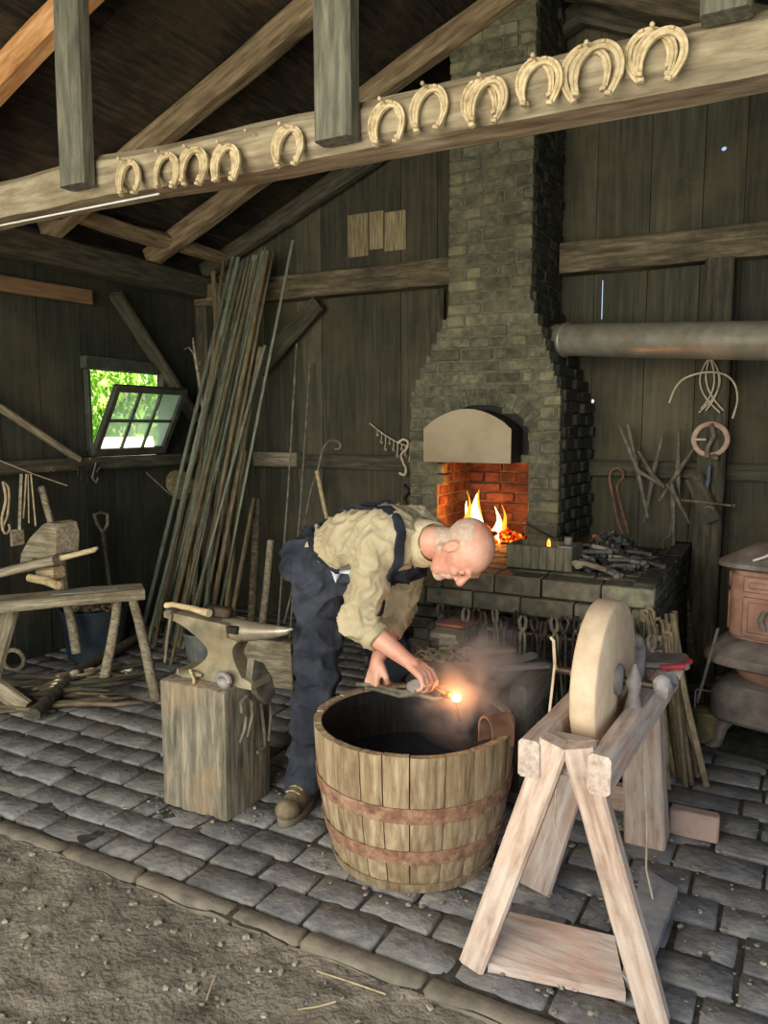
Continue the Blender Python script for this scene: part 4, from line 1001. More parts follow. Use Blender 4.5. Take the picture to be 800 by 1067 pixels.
an=thing('anvil','tan-grey blacksmith anvil with its horn pointing right, on the timber block','anvil',(-2.0,2.31,.505))
AV0,AV1=2.25,2.365
pf=[(171,638),(232,651),(233,676),(231,668),(243,672)]
def A(x,y): p=wp(x,y,'y',AV0); return (p.x,p.z)
prof=[A(171,637),A(235,651),A(237,667),A(244,672.5),(A(240,676)[0],A(240,676)[1]),A(238,684),A(239,692),A(246,698),A(258,701),A(261,712)]
zb=.505
left_=[A(184,706),A(186,702),A(197,699),A(207,693),A(212,684),A(208,674),A(200,664),A(186,650),A(171,642)]
poly=[prof[0],prof[1],A(236,665)]+[(p.x,p.z) for p in spl([V((q[0],0,q[1])) for q in (A(247,669),A(241,675),A(238,684),A(240,692))],4)]+[(A(250,697)[0],.545),(A(261,701)[0],.53),(A(262,712)[0],zb),(A(184,708)[0],zb),(A(184,703)[0],.53)]+[(p.x,p.z) for p in spl([V((q[0],0,q[1])) for q in (A(192,700),A(203,695),A(210,688),A(212,680),A(209,671),A(201,661),A(187,650),A(171,643))],4)]
# body is waisted: narrower in the middle than face and feet
cx=sum(p[0] for p in poly)/len(poly)
def anw(z):
    t=(z-zb)/(.76-zb)
    return .062-.028*math.exp(-((t-.4)/.22)**2)
g=G(); vc=2.31; n=len(poly)
f0=[V((x,vc-anw(z),z)) for x,z in poly]; f1=[V((x,vc+anw(z),z)) for x,z in poly]
g.add(f0+f1,[tuple(range(n)),tuple(range(n,2*n))[::-1]]+[((i+1)%n,i,i+n,(i+1)%n+n) for i in range(n)])
ao=OB('body',g,'anvil',an,smooth=30)
# triangulate concave faces cleanly
bm=bmesh.new(); bm.from_mesh(ao.data); bmesh.ops.triangulate(bm,faces=[f for f in bm.faces if len(f.verts)>4]); bm.to_mesh(ao.data); bm.free()
# horn
ha=wp(236,660,'y',vc); tip=wp(305,655,'y',vc); g=G(); pts=[];rs_=[]
for i in range(13):
    t=i/12; rr=.048*(1-t)**.6+.003; p=ha+(tip-ha)*t; p.z=tip.z+.002-rr+.004*(1-t); pts.append(p); rs_.append(rr)
g.tube(pts,rs_,18); OB('horn',g,'horn',an,smooth=60)
g=G(); q0=wp(235,651,'y',AV0); g.box((q0.x+.022,vc,q0.z-.022),(.05,.105,.03),ch=.005); OB('step',g,'iron',an)
# chunk of iron at foot
g=G(); g.ball((-2.06,2.235,.525),(.055,.03,.022),rough=.2,seed=2); tag(OB('iron_scrap',g,'anvil'),'small lump of iron on the block at the left foot of the anvil','scrap')
g=G(); g.tube([wp(198,698,'y',2.22),wp(202,708,'y',2.20),wp(202,713,'y',2.20)],.006,6); tag(OB('holdfast',g,'lightw'),'small pale wooden wedge leaning on the foot of the anvil','wedge')
# hammer lying on the anvil, light handle
hm=thing('hammer','hammer with a pale handle and dark head lying on the anvil face','hammer',tuple(wp(215,636,'y',2.31)))
za=wp(200,636,'y',2.30)
g=G(); g.tube([wp(173,631,'y',2.29),wp(180,630,'y',2.29),wp(200,634,'y',2.28),wp(218,639,'y',2.26)],[.013,.011,.012,.016],10); OB('handle',g,'lightw',hm)
g=G(); c=wp(228,637,'y',2.31); g.box(c,(.12,.045,.045),Euler((0,.05,.1)).to_matrix(),ch=.008); OB('head',g,'iron',hm)
g=G(); g.tube([wp(178,640,'y',2.24),wp(174,668,'y',2.23),wp(172,690,'y',2.23)],.006,8); g.box(wp(178,637,'y',2.25),(.03,.04,.02),ch=.004)
tag(OB('hanging_pin',g,'toolm'),'thin iron pin hanging down from the heel of the anvil','pin')
# tongs and leather hanging on the right side of the stump
def U(px,py,u=-1.80): return wp(px,py,'x',u)
g=G(); P_=[U(258,686),U(268,690),U(277,705),U(281,722),U(272,733),U(262,722),U(256,706)]; P2=[p+V((.03,0,0)) for p in P_]; n=len(P_)
g.add(P_+P2,[tuple(range(n)),tuple(range(n,2*n))[::-1]]+[((i+1)%n,i,i+n,(i+1)%n+n) for i in range(n)])
tag(OB('leather_flap',g,'toolm',smooth=30),'grey worn leather flap draped over the right edge of the block','leather')
th=thing('tongs','iron tongs hung nearest the front on the right side of the anvil block','tongs',tuple(U(253,775)),'tongs hung on the anvil block')
g=G(); g.tube([U(256,726),U(251,732),U(252,742),U(257,746),U(255,760),U(250,774)],.007,8); OB('jaw',g,'toolm',th)
g=G(); g.tube([U(256,726,-1.79),U(262,730,-1.79),U(263,745,-1.79),U(258,768,-1.79)],.007,8); OB('jaw',g,'toolm',th)
th=thing('tongs','iron tongs hung farther back on the right side of the anvil block','tongs',tuple(U(277,780)),'tongs hung on the anvil block')
g=G(); g.tube([U(272,733),U(274,750),U(276,768),U(276,778),U(268,784)],.007,8); OB('jaw',g,'toolm',th)
g=G(); g.tube([U(281,727,-1.79),U(282,745,-1.79),U(280,772,-1.79)],.006,8); OB('jaw',g,'toolm',th)
g=G(); g.tube(arc(V((-1.875,2.22,.53)),.03,0,PI,8,(1,0,0),(0,0,1)),.012,8); g.ball((-1.87,2.22,.525),(.03,.025,.02),rough=.2)
tag(OB('iron_staple',g,'gmetal'),'grey iron staple lump at the front right corner of the block','staple')

# ------------------------------------------------------------------ the quench tub
TC=V((-1.13,2.35)); TH=.485; R0=.278; R1=.352
tub=thing('quench_tub','large wooden half barrel of dark quench water with rusty hoops','tub',(TC.x,TC.y,0))
def tr(z): t=z/TH; return R0+(R1-R0)*(t**.8)+.012*math.sin(PI*t)
g=G(); r=random.Random(6); a=0; ths=[]
while a<2*PI-.02:
    da=min(r.uniform(.20,.34),2*PI-a)
    if 2*PI-a-da<.1: da=2*PI-a
    n=5; zt=TH+r.uniform(-.004,.004); rs=[]
    zs=[0,.06,.14,.22,.30,.38,.44,zt]
    ring=[]
    for z in zs:
        R_=tr(min(z,TH)); row=[]
        for i in range(n): q=a+.006+(da-.012)*i/(n-1); e=-.003 if i in(0,n-1) else 0; row.append(V((TC.x+(R_+e)*math.cos(q),TC.y+(R_+e)*math.sin(q),z)))
        for i in range(n)[::-1]: q=a+.006+(da-.012)*i/(n-1); row.append(V((TC.x+(R_-.026)*math.cos(q),TC.y+(R_-.026)*math.sin(q),z)))
        ring.append(row)
    g.rings(ring); a+=da
OB('staves',g,'stave',tub,loc=(TC.x,TC.y,0))
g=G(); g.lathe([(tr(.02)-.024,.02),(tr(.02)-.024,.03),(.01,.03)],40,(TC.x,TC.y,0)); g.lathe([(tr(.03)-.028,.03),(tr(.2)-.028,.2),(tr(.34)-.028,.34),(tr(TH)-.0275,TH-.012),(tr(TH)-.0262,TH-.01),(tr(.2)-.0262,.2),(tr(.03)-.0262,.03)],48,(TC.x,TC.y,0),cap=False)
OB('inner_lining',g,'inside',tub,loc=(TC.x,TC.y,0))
for (z0,z1) in ((.265,.318),(.115,.165),(.004,.04)):
    g=G(); n=64; rs=[]
    for z,e in ((z0,.001),(z0,.005),(z1,.006),(z1,.001)):
        rs.append([V((TC.x+(tr(z)+e+noise.noise(V((math.cos(2*PI*i/n)*3,math.sin(2*PI*i/n)*3,z0*9)))*.0015)*math.cos(2*PI*i/n),TC.y+(tr(z)+e)*math.sin(2*PI*i/n),z+noise.noise(V((math.cos(2*PI*i/n),math.sin(2*PI*i/n),z0*9)))*.006)) for i in range(n)])
    g.rings(rs,cap=False,closed=True); OB('hoop',g,'rust' if z0>.05 else 'stave',tub,loc=(TC.x,TC.y,0))
g=G(); g.lathe([(.005,.30),(tr(.30)-.03,.30),(tr(.30)-.03,.295),(.005,.295)],48,(TC.x,TC.y,0)); OB('water',g,'water',tub,smooth=20)
# bent leather/bark strip over the right rim
c=wp(516,752,'y',2.45); 
g=G(); rs=[]
axis=V((.80,-.6,0)).normalized(); ax2=V((-axis.y,axis.x,0))
ce=V((TC.x+.30,TC.y+.01,TH+.0)); rs=[]
for i in range(13):
    q=PI*i/12; o_=[]
    for (rr,s_) in ((.045,-.042),(.045,.042),(.038,.042),(.038,-.042)): o_.append(ce+axis*(rr*math.cos(q))+V((0,0,rr*math.sin(q)*1.1+.008))+ax2*s_)
    rs.append(o_)
rs=[[p-V((0,0,.05)) for p in rs[0]]]+rs+[[p-V((0,0,.05)) for p in rs[-1]]]
g.rings(rs); tag(OB('leather_guard',g,'leather',smooth=30),'bent strip of brown leather saddled over the right rim of the tub','strip')

# ------------------------------------------------------------------ grinder
gr=thing('grindstone','pale wooden frame grinder with a big sandstone wheel and splayed legs','grindstone',(-.45,2.3,0))
WC=V((-.450,2.21,.775)); WR=.225; wd=V((math.sin(math.radians(2.8)),math.cos(math.radians(2.8)),0)); wn=V((wd.y,-wd.x,0))
Rw=Matrix((wd,V((0,0,1)),wn)).transposed()
g=G(); g.lathe([(.02,-.037),(WR-.006,-.036),(WR,-.030),(WR+.001,0),(WR,.030),(WR-.006,.036),(.02,.037)],64,WC,Rw); OB('stone_wheel',g,'grind',gr,smooth=50,loc=WC)
g=G(); g.lathe([(.008,-.05),(.045,-.045),(.045,.045),(.035,.052),(.008,.056)],24,WC,Rw); OB('hub',g,'gmetal',gr)
g=G(); g.tube([WC-wn*.14,WC+wn*.17],.012,12); OB('axle',g,'iron',gr)
def gp(s,t,z): return V((WC.x,WC.y,0))+wn*s+wd*t+V((0,0,z))
RZ=.655
for s in (-.086,.092):
    timber('side_rail',gp(s,-.385,RZ),gp(s,.52,RZ),.055,.10,'gframe',gr,amp=.003,ch=.008)
timber('front_crosspiece',gp(-.06,-.285,RZ-.01),gp(.06,-.285,RZ-.01),.05,.10,'gframe',gr,amp=.002,ch=.006)
timber('rear_crosspiece',gp(-.09,.45,RZ-.01),gp(.09,.45,RZ-.01),.06,.10,'gframe',gr,amp=.002,ch=.006)
fl=wp(493,1008,'z',0); fr=wp(680,1066,'z',0)
def gleg(p,q,w,h,m,up,tp=1.0,nm='leg'): return timber(nm,p,q,w,h,m,gr,amp=.004,ch=.008,up=up,taper=tp)
lt=gp(-.026,-.352,.705); rt=gp(.030,-.352,.705)
gleg(lt,fl+V((0,0,.01)),.05,.078,'gleg',V((1,0,0)),.95)
gleg(rt,fr+V((0,0,.01)),.05,.078,'gleg',V((1,0,0)),.95)
b1=wp(673,872,'y',2.78); gleg(wp(668,690,'y',2.66),V((b1.x,2.80,.01)),.10,.125,'gleg',V((1,0,0)),1.15)
b2=wp(552,950,'z',0); gleg(wp(600,815,'y',2.25)+V((0,0,.1)),V((b2.x-.02,b2.y+.12,.01)),.035,.11,'gframe',V((1,0,0)),1.0)
# base boards
a=wp(516,975,'z',.04); b=wp(650,1002,'z',.04)
def slab(name,pts,th,mat,par):
    g=G(); n=len(pts); lo=[V((p.x,p.y,p.z-th)) for p in pts]
    g.add([V(p) for p in pts]+lo,[tuple(range(n)),tuple(range(n,2*n))[::-1]]+[((i+1)%n,i,i+n,(i+1)%n+n) for i in range(n)])
    return OB(name,g,mat,par,smooth=0)
def zp(x,y,z): return wp(x,y,'z',z)
slab('base_board',[zp(508,1003,.03),zp(652,1034,.03),zp(640,975,.075),zp(531,950,.075)],.028,'gframe',gr)
slab('base_board',[zp(648,1015,.045),zp(668,1030,.045),zp(706,925,.045),zp(668,902,.045)],.03,mk('pale_base_board',[(120,116,116),(150,146,144),(170,166,162)],4,(3,3,3),.8,bump=.2),gr)
# bearing, crank, tall upright board with red cap
g=G(); bq=WC+wn*.085
g.tube([bq-V((0,0,.085)),bq-V((0,0,.03)),bq,bq+V((0,0,.03)),bq+V((0,0,.055))],[.028,.016,.026,.014,.006],10); OB('bearing',g,'gmetal',gr)
g=G(); q2=WC-wn*.08; g.tube([q2-V((0,0,.085)),q2-V((0,0,.03)),q2,q2+V((0,0,.03))],[.028,.018,.024,.008],10); OB('bearing',g,'gmetal',gr)
g=G(); c2=WC+wn*.165; g.ball(c2,(.03,.03,.035),rough=.15); g.tube([c2,c2+V((0,.05,-.01))],.018,8); g.ball(c2+V((0,.075,-.005)),(.032,.028,.032),rough=.2,seed=4); OB('crank_boss',g,'gmetal',gr)
g=G(); u0=wp(658,668,'y',2.52); u1=wp(663,740,'y',2.52)
g.tube([wp(663,672,'y',2.55),wp(662,700,'y',2.55),wp(664,740,'y',2.55)],[.03,.028,.03],10,flat=.6); g.ball(wp(663,670,'y',2.55),(.03,.022,.03),rough=.1); OB('upright_guard',g,'gmetal',gr)
s0=wp(660,690,'y',2.66); s1=wp(700,694,'y',2.66)
g=G(); g.prism([(0,0),(.17,.012),(.155,-.03),(.10,-.12),(.05,-.19),(0,-.2),(-.03,-.05)],.12,(s0.x,2.60,s0.z),Matrix.Rotation(.15,3,'Z')); OB('seat_bracket',g,'gframe',gr,smooth=30)
g=G(); g.box((s0.x+.095,2.655,s0.z+.02),(.165,.14,.022),Euler((0,-.06,.15)).to_matrix(),ch=.008); OB('seat_plate',g,'gmetal',gr)
g=G(); g.tube([V((s0.x+.10,2.58,s0.z+.018)),V((s0.x+.165,2.60,s0.z+.026)),V((s0.x+.178,2.66,s0.z+.03))],.011,8); OB('red_edge',g,'red',gr)
# hanging wire from crank
pts=[wp(664,700,'y',2.42),wp(672,742,'y',2.40),wp(671,800,'y',2.38),wp(674,860,'y',2.36),wp(673,905,'y',2.36),wp(680,937,'y',2.36)]
g=G(); g.tube(pts,.0032,6); tag(OB('hanging_wire',g,'wire'),'thin pale wire dangling from the crank of the grindstone','wire')
pts=[wp(584,880,'y',2.2),wp(578,860,'y',2.2),wp(580,800,'y',2.2),wp(586,770,'y',2.2)]
g=G(); g.tube(pts,.003,6); tag(OB('hanging_wire',g,'wire'),'thin wire loop hanging between the front legs of the grindstone','wire')
g=G(); pts=[wp(590,720,'y',2.05),wp(583,690,'y',2.05),wp(582,668,'y',2.05)]; c=WC-wn*.14
g.tube([c+V((0,0,0)),c+V((0,-.03,.02)),c+V((0,-.05,.10)),c+V((-.01,-.05,.11))],.005,6); g.tube([c+V((0,-.03,.03)),c+V((0,-.08,-.12))],.004,6); OB('water_spout',g,'wire',gr)
# blocks beside the rear leg
g=G(); c=wp(722,862,'z',.05); g.box((c.x+.0,c.y+.03,.05),(.17,.055,.10),Euler((0,0,.03)).to_matrix(),ch=.007); tag(OB('brick',g,'redbrick'),'pinkish brick standing on edge on the floor right of the grindstone','brick')
c=wp(650,852,'z',.03); g=G(); g.box((c.x-.06,c.y+.12,.05),(.26,.05,.10),Euler((0,0,-.03)).to_matrix(),ch=.006); tag(OB('wood_block',g,'gleg'),'low wooden block on the floor behind the grindstone leg','block')

# ------------------------------------------------------------------ tools along the hearth front
rail=thing('tool_rail','thin iron rail fixed along the front of the hearth','rail',(-1.1,3.4,.6))
g=G(); g.tube([(-1.5,3.37,.545),(-.45,3.37,.545)],.007,8); OB('bar',g,'toolm',rail)
for x in (-1.48,-.97,-.47): g=G(); g.tube([(x,3.37,.545),(x,3.42,.57),(x,3.475,.60)],.007,6); OB('bracket',g,'toolm',rail)
def tong_proto(L_,mat,spread=.02,headw=.03):
    root=bpy.data.objects.new('hanging_tongs',None); COL.objects.link(root)
    bpy.context.view_layer.update()
    for s in (-1,1):
        g=G(); g.tube([(s*-.006,0,.07),(s*-headw*.5,0,.05),(s*-.012,0,.015),(0,s*.003,0),(s*.010,0,-.02),(s*spread*.6,0,-L_*.5),(s*spread,0,-L_)],[.006,.009,.009,.010,.007,.006,.005],7,flat=.8)
        OB('jaw_and_rein',g,mat,root,loc=(0,0,0))
    g=G(); g.lathe([(.001,-.012),(.008,-.011),(.008,.011),(.001,.012)],8,(0,0,0),Matrix.Rotation(PI/2,3,'X')); OB('rivet',g,mat,root,loc=(0,0,0))
    return root
protos=[tong_proto(.48,'toolm'),tong_proto(.42,'iron',.03,.045),tong_proto(.50,'iron',.015,.02)]
r=random.Random(44); used=[0,0,0]
k=0
for i in range(22):
    u_=-1.47+i*.047; 
    pi=i%3; o=protos[pi]
    m=Matrix.Translation((u_,3.345-(i%2)*.03,.575+r.uniform(-.02,.025)))@Matrix.Rotation(r.uniform(-.10,.10),4,'Y')@Matrix.Rotation(r.uniform(-.5,.5),4,'Z')
    if used[pi]: o=copy_tree(o,m)
    else: o.matrix_basis=m; used[pi]=1
    tag(o,'dark iron tongs in the row hung along the hearth front','tongs','tongs hanging along the hearth front')
# bundle of rods leaning right of hearth
r=random.Random(15)
for i in range(34):
    t=(i/33)**.62; tx=636+66*t+r.uniform(-3,3); ty=645+r.uniform(-12,25); bx=640+78*t**1.2+r.uniform(-10,14); by=770+r.uniform(-6,16)
    if i in(20,23): tx,ty,bx,by=676,640,724,782
    top=wp(tx,ty,'y',3.42+.05*r.random()); b=wp(bx,by,'y',3.3+.15*r.random()); bot=top+(b-top)*(top.z/(top.z-b.z)) if top.z>b.z else b
    bot.z=.004
    rr=r.uniform(.008,.014); mid=(top+bot)/2+V((r.uniform(-.012,.012),0,0)); g=G()
    hook=[top+V((.0,0,.0)),top+V((-.012,-.004,.018)),top+V((-.028,-.006,.012))] if i%4==0 else []
    g.tube([bot,mid,top]+hook[1:],rr,7)
    tag(OB('iron_rod',g,mk('brown_rod',[(84,72,52),(122,106,80),(150,134,104)],14,rough=.7,metal=.15,bump=.2,objvar=.35)),'brownish iron rod in the bundle leaning on the right end of the hearth','iron rod','rods leaning on the right end of the hearth')
# can with lid and bail
cn=pail('lidded_can',(-.29,3.80),.062,.068,.15,'gold','small dull brass can with a wire handle on the floor by the stove',cat='can')
g=G(); g.lathe([(.072,.16),(.072,.172),(.03,.182),(.01,.182)],20,(-.29,3.80,0)); OB('lid',g,'gold',cn)
g=G(); g.tube([(-.35,3.80,.16),(-.35,3.80,.255),(-.34,3.80,.262),(-.24,3.80,.262),(-.23,3.80,.255),(-.23,3.80,.16)],.0045,6); OB('bail',g,'gmetal',cn)
g=G(); g.box((-.365,3.88,.13),(.10,.02,.26),ch=.004); tag(OB('perforated_plate',g,'iron'),'small dark iron plate standing behind the brass can','plate')
g=G(); g.tube([wp(748,655,'y',3.6),wp(726,732,'y',3.7)],.007,7); tag(OB('poker',g,'toolm'),'thin iron poker leaning between the stove and the brass can','poker')
# tattered pale edge (canvas apron) hanging at hearth's right end
g=G(); P_=[(713,595),(716,600),(717,620),(720,645),(722,670),(727,695),(718,690),(714,660),(711,640),(709,610)]
P0=[wp(x,y,'y',4.735) for x,y in P_]; P1=[p+V((0,.014,0)) for p in P0]; n=len(P0)
g.add(P0+P1,[tuple(range(n)),tuple(range(n,2*n))[::-1]]+[((i+1)%n,i,i+n,(i+1)%n+n) for i in range(n)]); tag(OB('canvas_rag',g,'girt',smooth=0),'torn pale strip of canvas hanging beside the wall post right of the hearth','rag')

# on the hearth: box, scrap, coal
bx=thing('metal_box','corrugated dull metal box on the hearth right of the fire','box',(-1.11,3.8,.79))
a=wp(528,590,'y',3.66); b=wp(596,592,'y',3.66); zt=a.z+.115; g=G(); n=8
for i in range(n):
    x0=a.x+(b.x-a.x)*i/n; x1=a.x+(b.x-a.x)*(i+1)/n; g.box(((x0+x1)/2,3.66+(0 if i%2 else .006),(.795+zt)/2),(x1-x0+.002,.02,zt-.795),ch=.004)
g.box((a.x+.006,3.76,(.795+zt)/2),(.012,.2,zt-.795)); g.box((b.x-.006,3.76,(.795+zt)/2),(.012,.2,zt-.795)); g.box(((a.x+b.x)/2,3.86,(.795+zt)/2),(b.x-a.x,.014,zt-.795)); g.box(((a.x+b.x)/2,3.76,.81),(b.x-a.x,.2,.02))
OB('tray',g,mk('box_steel',[(78,74,58),(106,101,80),(128,122,98)],9,(6,6,1),.6,metal=.25,bump=.2),bx)
g=G(); g.box(((a.x+b.x)/2+.13,3.70,zt+.004),(.07,.1,.01),ch=.002); OB('lid_corner',g,'gmetal',bx)
g=G(); g.tube([wp(548,545,'y',3.72),wp(562,553,'y',3.72),wp(582,563,'y',3.72)],.006,8); g.tube(arc(wp(546,544,'y',3.72),.016,0,2*PI,12,(1,0,0),(0,0,1))[:-1],.004,6,closed=True)
tag(OB('ladle',g,'iron'),'dark iron ladle handle resting on the metal box','ladle')
g=G(); c=wp(592,561,'y',3.72); g.lathe([(.018,0),(.02,.035),(.016,.037)],12,(c.x,3.72,zt+.009)); tag(OB('small_cup',g,'gmetal'),'tiny grey cup on the right corner of the metal box','cup')
g=G(); c=wp(573,560,'y',3.80); g.tube([(c.x,3.78,zt-.09),(c.x,3.78,zt),(c.x,3.78,zt+.010),(c.x,3.78,zt+.022)],[.010,.010,.008,.001],10); tag(OB('ember',g,emit('ember',[(255,110,20),(255,190,80),(255,220,120)],1.6)),'small orange ember burning behind the metal box','ember')
r=random.Random(23); g=G()
for i in range(170):
    px=r.gauss(648,22); py=0; u_=r.gauss(-.82,.13); v_=r.gauss(4.02,.16)
    if u_<-1.08 or u_>-.54 or v_<3.66 or v_>4.5: continue
    hh=.14*math.exp(-((u_+.82)/.13)**2-((v_-4.05)/.2)**2)
    s_=r.uniform(.015,.036); g.ball((u_,v_,.795+hh*r.uniform(.5,1.1)+.008),(s_,s_*.8,s_*.6),Euler((r.random()*6,r.random()*6,0)).to_matrix(),7,5,.35,i)
tag(OB('coal_pile',g,'coal',smooth=25),'dark heap of coal and clinker on the right end of the hearth','coal',kind='stuff')
sb=[]
for k in range(4):
    g=G(); L_=.18; g.tube([(-L_/2,0,0),(-.02,.012*(k-1),.004),(.04,-.01*k,.006),(L_/2,.012,0)],[.012,.010,.011,.013],7,flat=.7)
    if k%2: g.ball((L_/2,.01,0),(.02,.018,.016),rough=.2,seed=k)
    me=g.mesh('scrap'); me.materials.append(M['ash']); me.shade_smooth(); sb.append(me)
for i in range(22):
    o=bpy.data.objects.new('iron_offcut',sb[i%4]); COL.objects.link(o)
    u_=r.uniform(-.98,-.58); v_=r.uniform(3.66,4.1); hh=.10*math.exp(-((u_+.82)/.15)**2-((v_-4.05)/.22)**2)
    o.matrix_basis=Matrix.Translation((u_,v_,.81+hh+r.uniform(0,.015)))@Matrix.Rotation(r.uniform(-.9,.9),4,'Z')@Matrix.Rotation(r.uniform(-.25,.25),4,'Y')@Matrix.Scale(r.uniform(.6,1.15),4)
    tag(o,'grey iron offcut lying on the heap at the right end of the hearth','scrap iron','iron offcuts on the coal heap')
g=G(); p0=wp(602,588,'y',3.62); p1=wp(632,594,'y',3.60); g.tube([p0,p0+V((.03,0,.008)),p1],[.02,.013,.012],9); g.ball(p0,(.028,.02,.02),rough=.2); tag(OB('old_hammer_head',g,'bench'),'pale lumpy iron piece at the front edge of the hearth heap','iron piece')

# ------------------------------------------------------------------ tools on the back wall
def Y(px,py,v=4.83): return wp(px,py,'y',v)
def wall_tongs(pa,pb,pc,pd,piv,label,v=4.80,rr=.0105):
    t=thing('tongs',label,'tongs',tuple(Y(*pb,v)),'tongs hung on the back wall')
    g=G(); g.tube([Y(*pa,v),(Y(*pa,v)+Y(*piv,v))/2,Y(*piv,v),(Y(*pb,v)+Y(*piv,v))/2,Y(*pb,v)],[rr*.8,rr,rr*1.5,rr,rr*.8],8); OB('handle',g,'toolm',t)
    g=G(); v2=v-.016; g.tube([Y(*pc,v2),(Y(*pc,v2)+Y(*piv,v2))/2,Y(*piv,v2),(Y(*pd,v2)+Y(*piv,v2))/2,Y(*pd,v2)],[rr*.8,rr,rr*1.5,rr,rr*.8],8); OB('handle',g,'toolm',t)
    g=G(); g.ball(Y(*piv,v-.01),.014,nu=8,nv=6); OB('rivet',g,'toolm',t)
wall_tongs((654,442),(675,540),(645,443),(692,508),(664,490),'leftmost open tongs on the wall right of the chimney, with a thick upper handle')
wall_tongs((691,450),(671,545),(665,470),(692,507),(680,496),'second open tongs on the wall right of the chimney, crossing into an X')
wall_tongs((707,447),(708,530),(726,462),(687,522),(706,492),'third open tongs on the wall, beside the wall post')
wall_tongs((694,504),(702,640),(700,504),(718,545),(701,512),'long dark tongs hanging past the right end of the hearth',v=4.72)
g=G(); g.tube(spl([Y(649,556),Y(644,545),Y(639,520),Y(635,500),Y(637,491),Y(643,488),Y(649,492),Y(648,499),Y(643,506),Y(645,520),Y(655,556)]),.0075,8)
tag(OB('long_hook',g,mk('rusty_rod',[(84,54,40),(120,82,62),(146,108,84)],14,rough=.7,bump=.2)),'rusty red looped rod hanging between the chimney and the tongs','hook')
g=G(); g.tube([Y(699,545,4.74),Y(698,558,4.73)],.006,8); g.tube(spl([Y(698,558,4.73),Y(692,562,4.73),Y(690,568,4.73),Y(694,574,4.73),Y(698,570,4.73)]),.006,8); tag(OB('iron_hook',g,'toolm'),'small curled hook beside the long dark tongs','hook')
# wire coil
wc=thing('wire_hoops','bunch of pale bent wires hanging on the wall post below the stovepipe','wire',tuple(Y(740,400,4.72)))
for (a0,b0,c0,d0) in (((738,374),(723,395),(727,410),(750,430)),((739,374),(731,395),(736,410),(754,428)),((741,374),(757,395),(751,410),(728,430)),((740,374),(748,395),(744,412),(730,426)),((742,375),(753,392),(752,408),(735,428))):
    P=[Y(*p,4.72) for p in (a0,b0,c0,d0)]; pts=[]
    for i in range(13):
        t=i/12; pts.append(P[0]*(1-t)**3+3*P[1]*t*(1-t)**2+3*P[2]*t*t*(1-t)+P[3]*t**3)
    g=G(); g.tube(pts,.0045,6); OB('wire_loop',g,'wire',wc)
g=G(); g.tube(spl([Y(x,y,4.70) for x,y in ((697,420),(703,405),(712,395),(728,389),(745,388),(758,392),(766,402),(768,418),(763,436))]),.0055,6); OB('wire_bow',g,'wire',wc)
rg=thing('ring_shackle','pale pink iron ring with a hanging clasp on the wall post','ring',tuple(Y(740,458,4.72)))
g=G(); c=Y(740,458,4.73); g.tube(arc(c,.088,0,2*PI,32,(1,0,0),(0,0,1))[:-1],.014,10,closed=True,flat=.5); OB('ring',g,mk('pink_iron',[(150,116,96),(184,148,126),(206,176,154)],16,rough=.7,bump=.2),rg)
g=G(); g.tube([c+V((.0,-.02,.09)),c+V((.02,-.02,.02)),c+V((-.01,-.02,-.04)),c+V((-.01,-.02,-.10))],[.012,.014,.012,.016],8); g.ball(c+V((.03,-.02,-.10)),(.026,.018,.018),rough=.2); OB('clasp',g,'toolm',rg)
g=G(); g.tube([c+V((-.085,-.01,0)),c+V((-.02,-.02,0))],.007,6); OB('pin',g,'wire',rg)
g=G(); g.tube([Y(739,485,4.7),Y(738,500,4.7),Y(735,512,4.7)],.011,8); OB('hanging_link',g,mk('blue_iron',[(70,78,84),(96,106,112),(120,130,134)],16,rough=.6,bump=.2),rg)
vs_=thing('carved_block','dark carved wooden block hanging aslant on the wall post','block',tuple(Y(733,520,4.7)))
timber('block',Y(722,497,4.70),Y(743,543,4.70),.035,.10,'dgirt',vs_,amp=.004,up=V((1,0,0)))
for t in (.2,.5,.78):
    g=G(); c=Y(722+21*t,497+46*t,4.70)+V((0,-.02,0)); g.tube(arc(c,.03,.3,2.8,8,(.9,0,-.4),(.4,0,.9)),.006,6); OB('carved_ridge',g,'girt',vs_)
g=G(); g.tube([Y(709,521,4.68),Y(730,523,4.68),Y(762,527,4.68)],.0075,8); g.ball(Y(765,527,4.68),.011,nu=8,nv=6); tag(OB('iron_pin',g,'toolm'),'level iron pin sticking out through the carved block','pin')

# ------------------------------------------------------------------ bench with chains behind the tub
tb=thing('tool_block','low dark timber bench behind the tub heaped with chain and scrap','bench',(-1.2,2.98,0))
g=G(); g.box((-1.25,3.02,.44),(.38,.30,.09),ch=.01); g.box((-1.25,3.02,.20),(.30,.24,.40),ch=.01); OB('top',g,'dgirt',tb)
timber('side_block',V((-1.02,2.78,.44)),V((-1.02,3.16,.44)),.08,.14,'postw',tb,amp=.006)
timber('side_block',V((-.90,2.80,.43)),V((-.90,3.18,.43)),.07,.13,'postw',tb,amp=.006)
timber('leg',V((-.96,2.98,.37)),V((-.96,2.98,.0)),.16,.10,'girt',tb,amp=.004,up=V((1,0,0)))
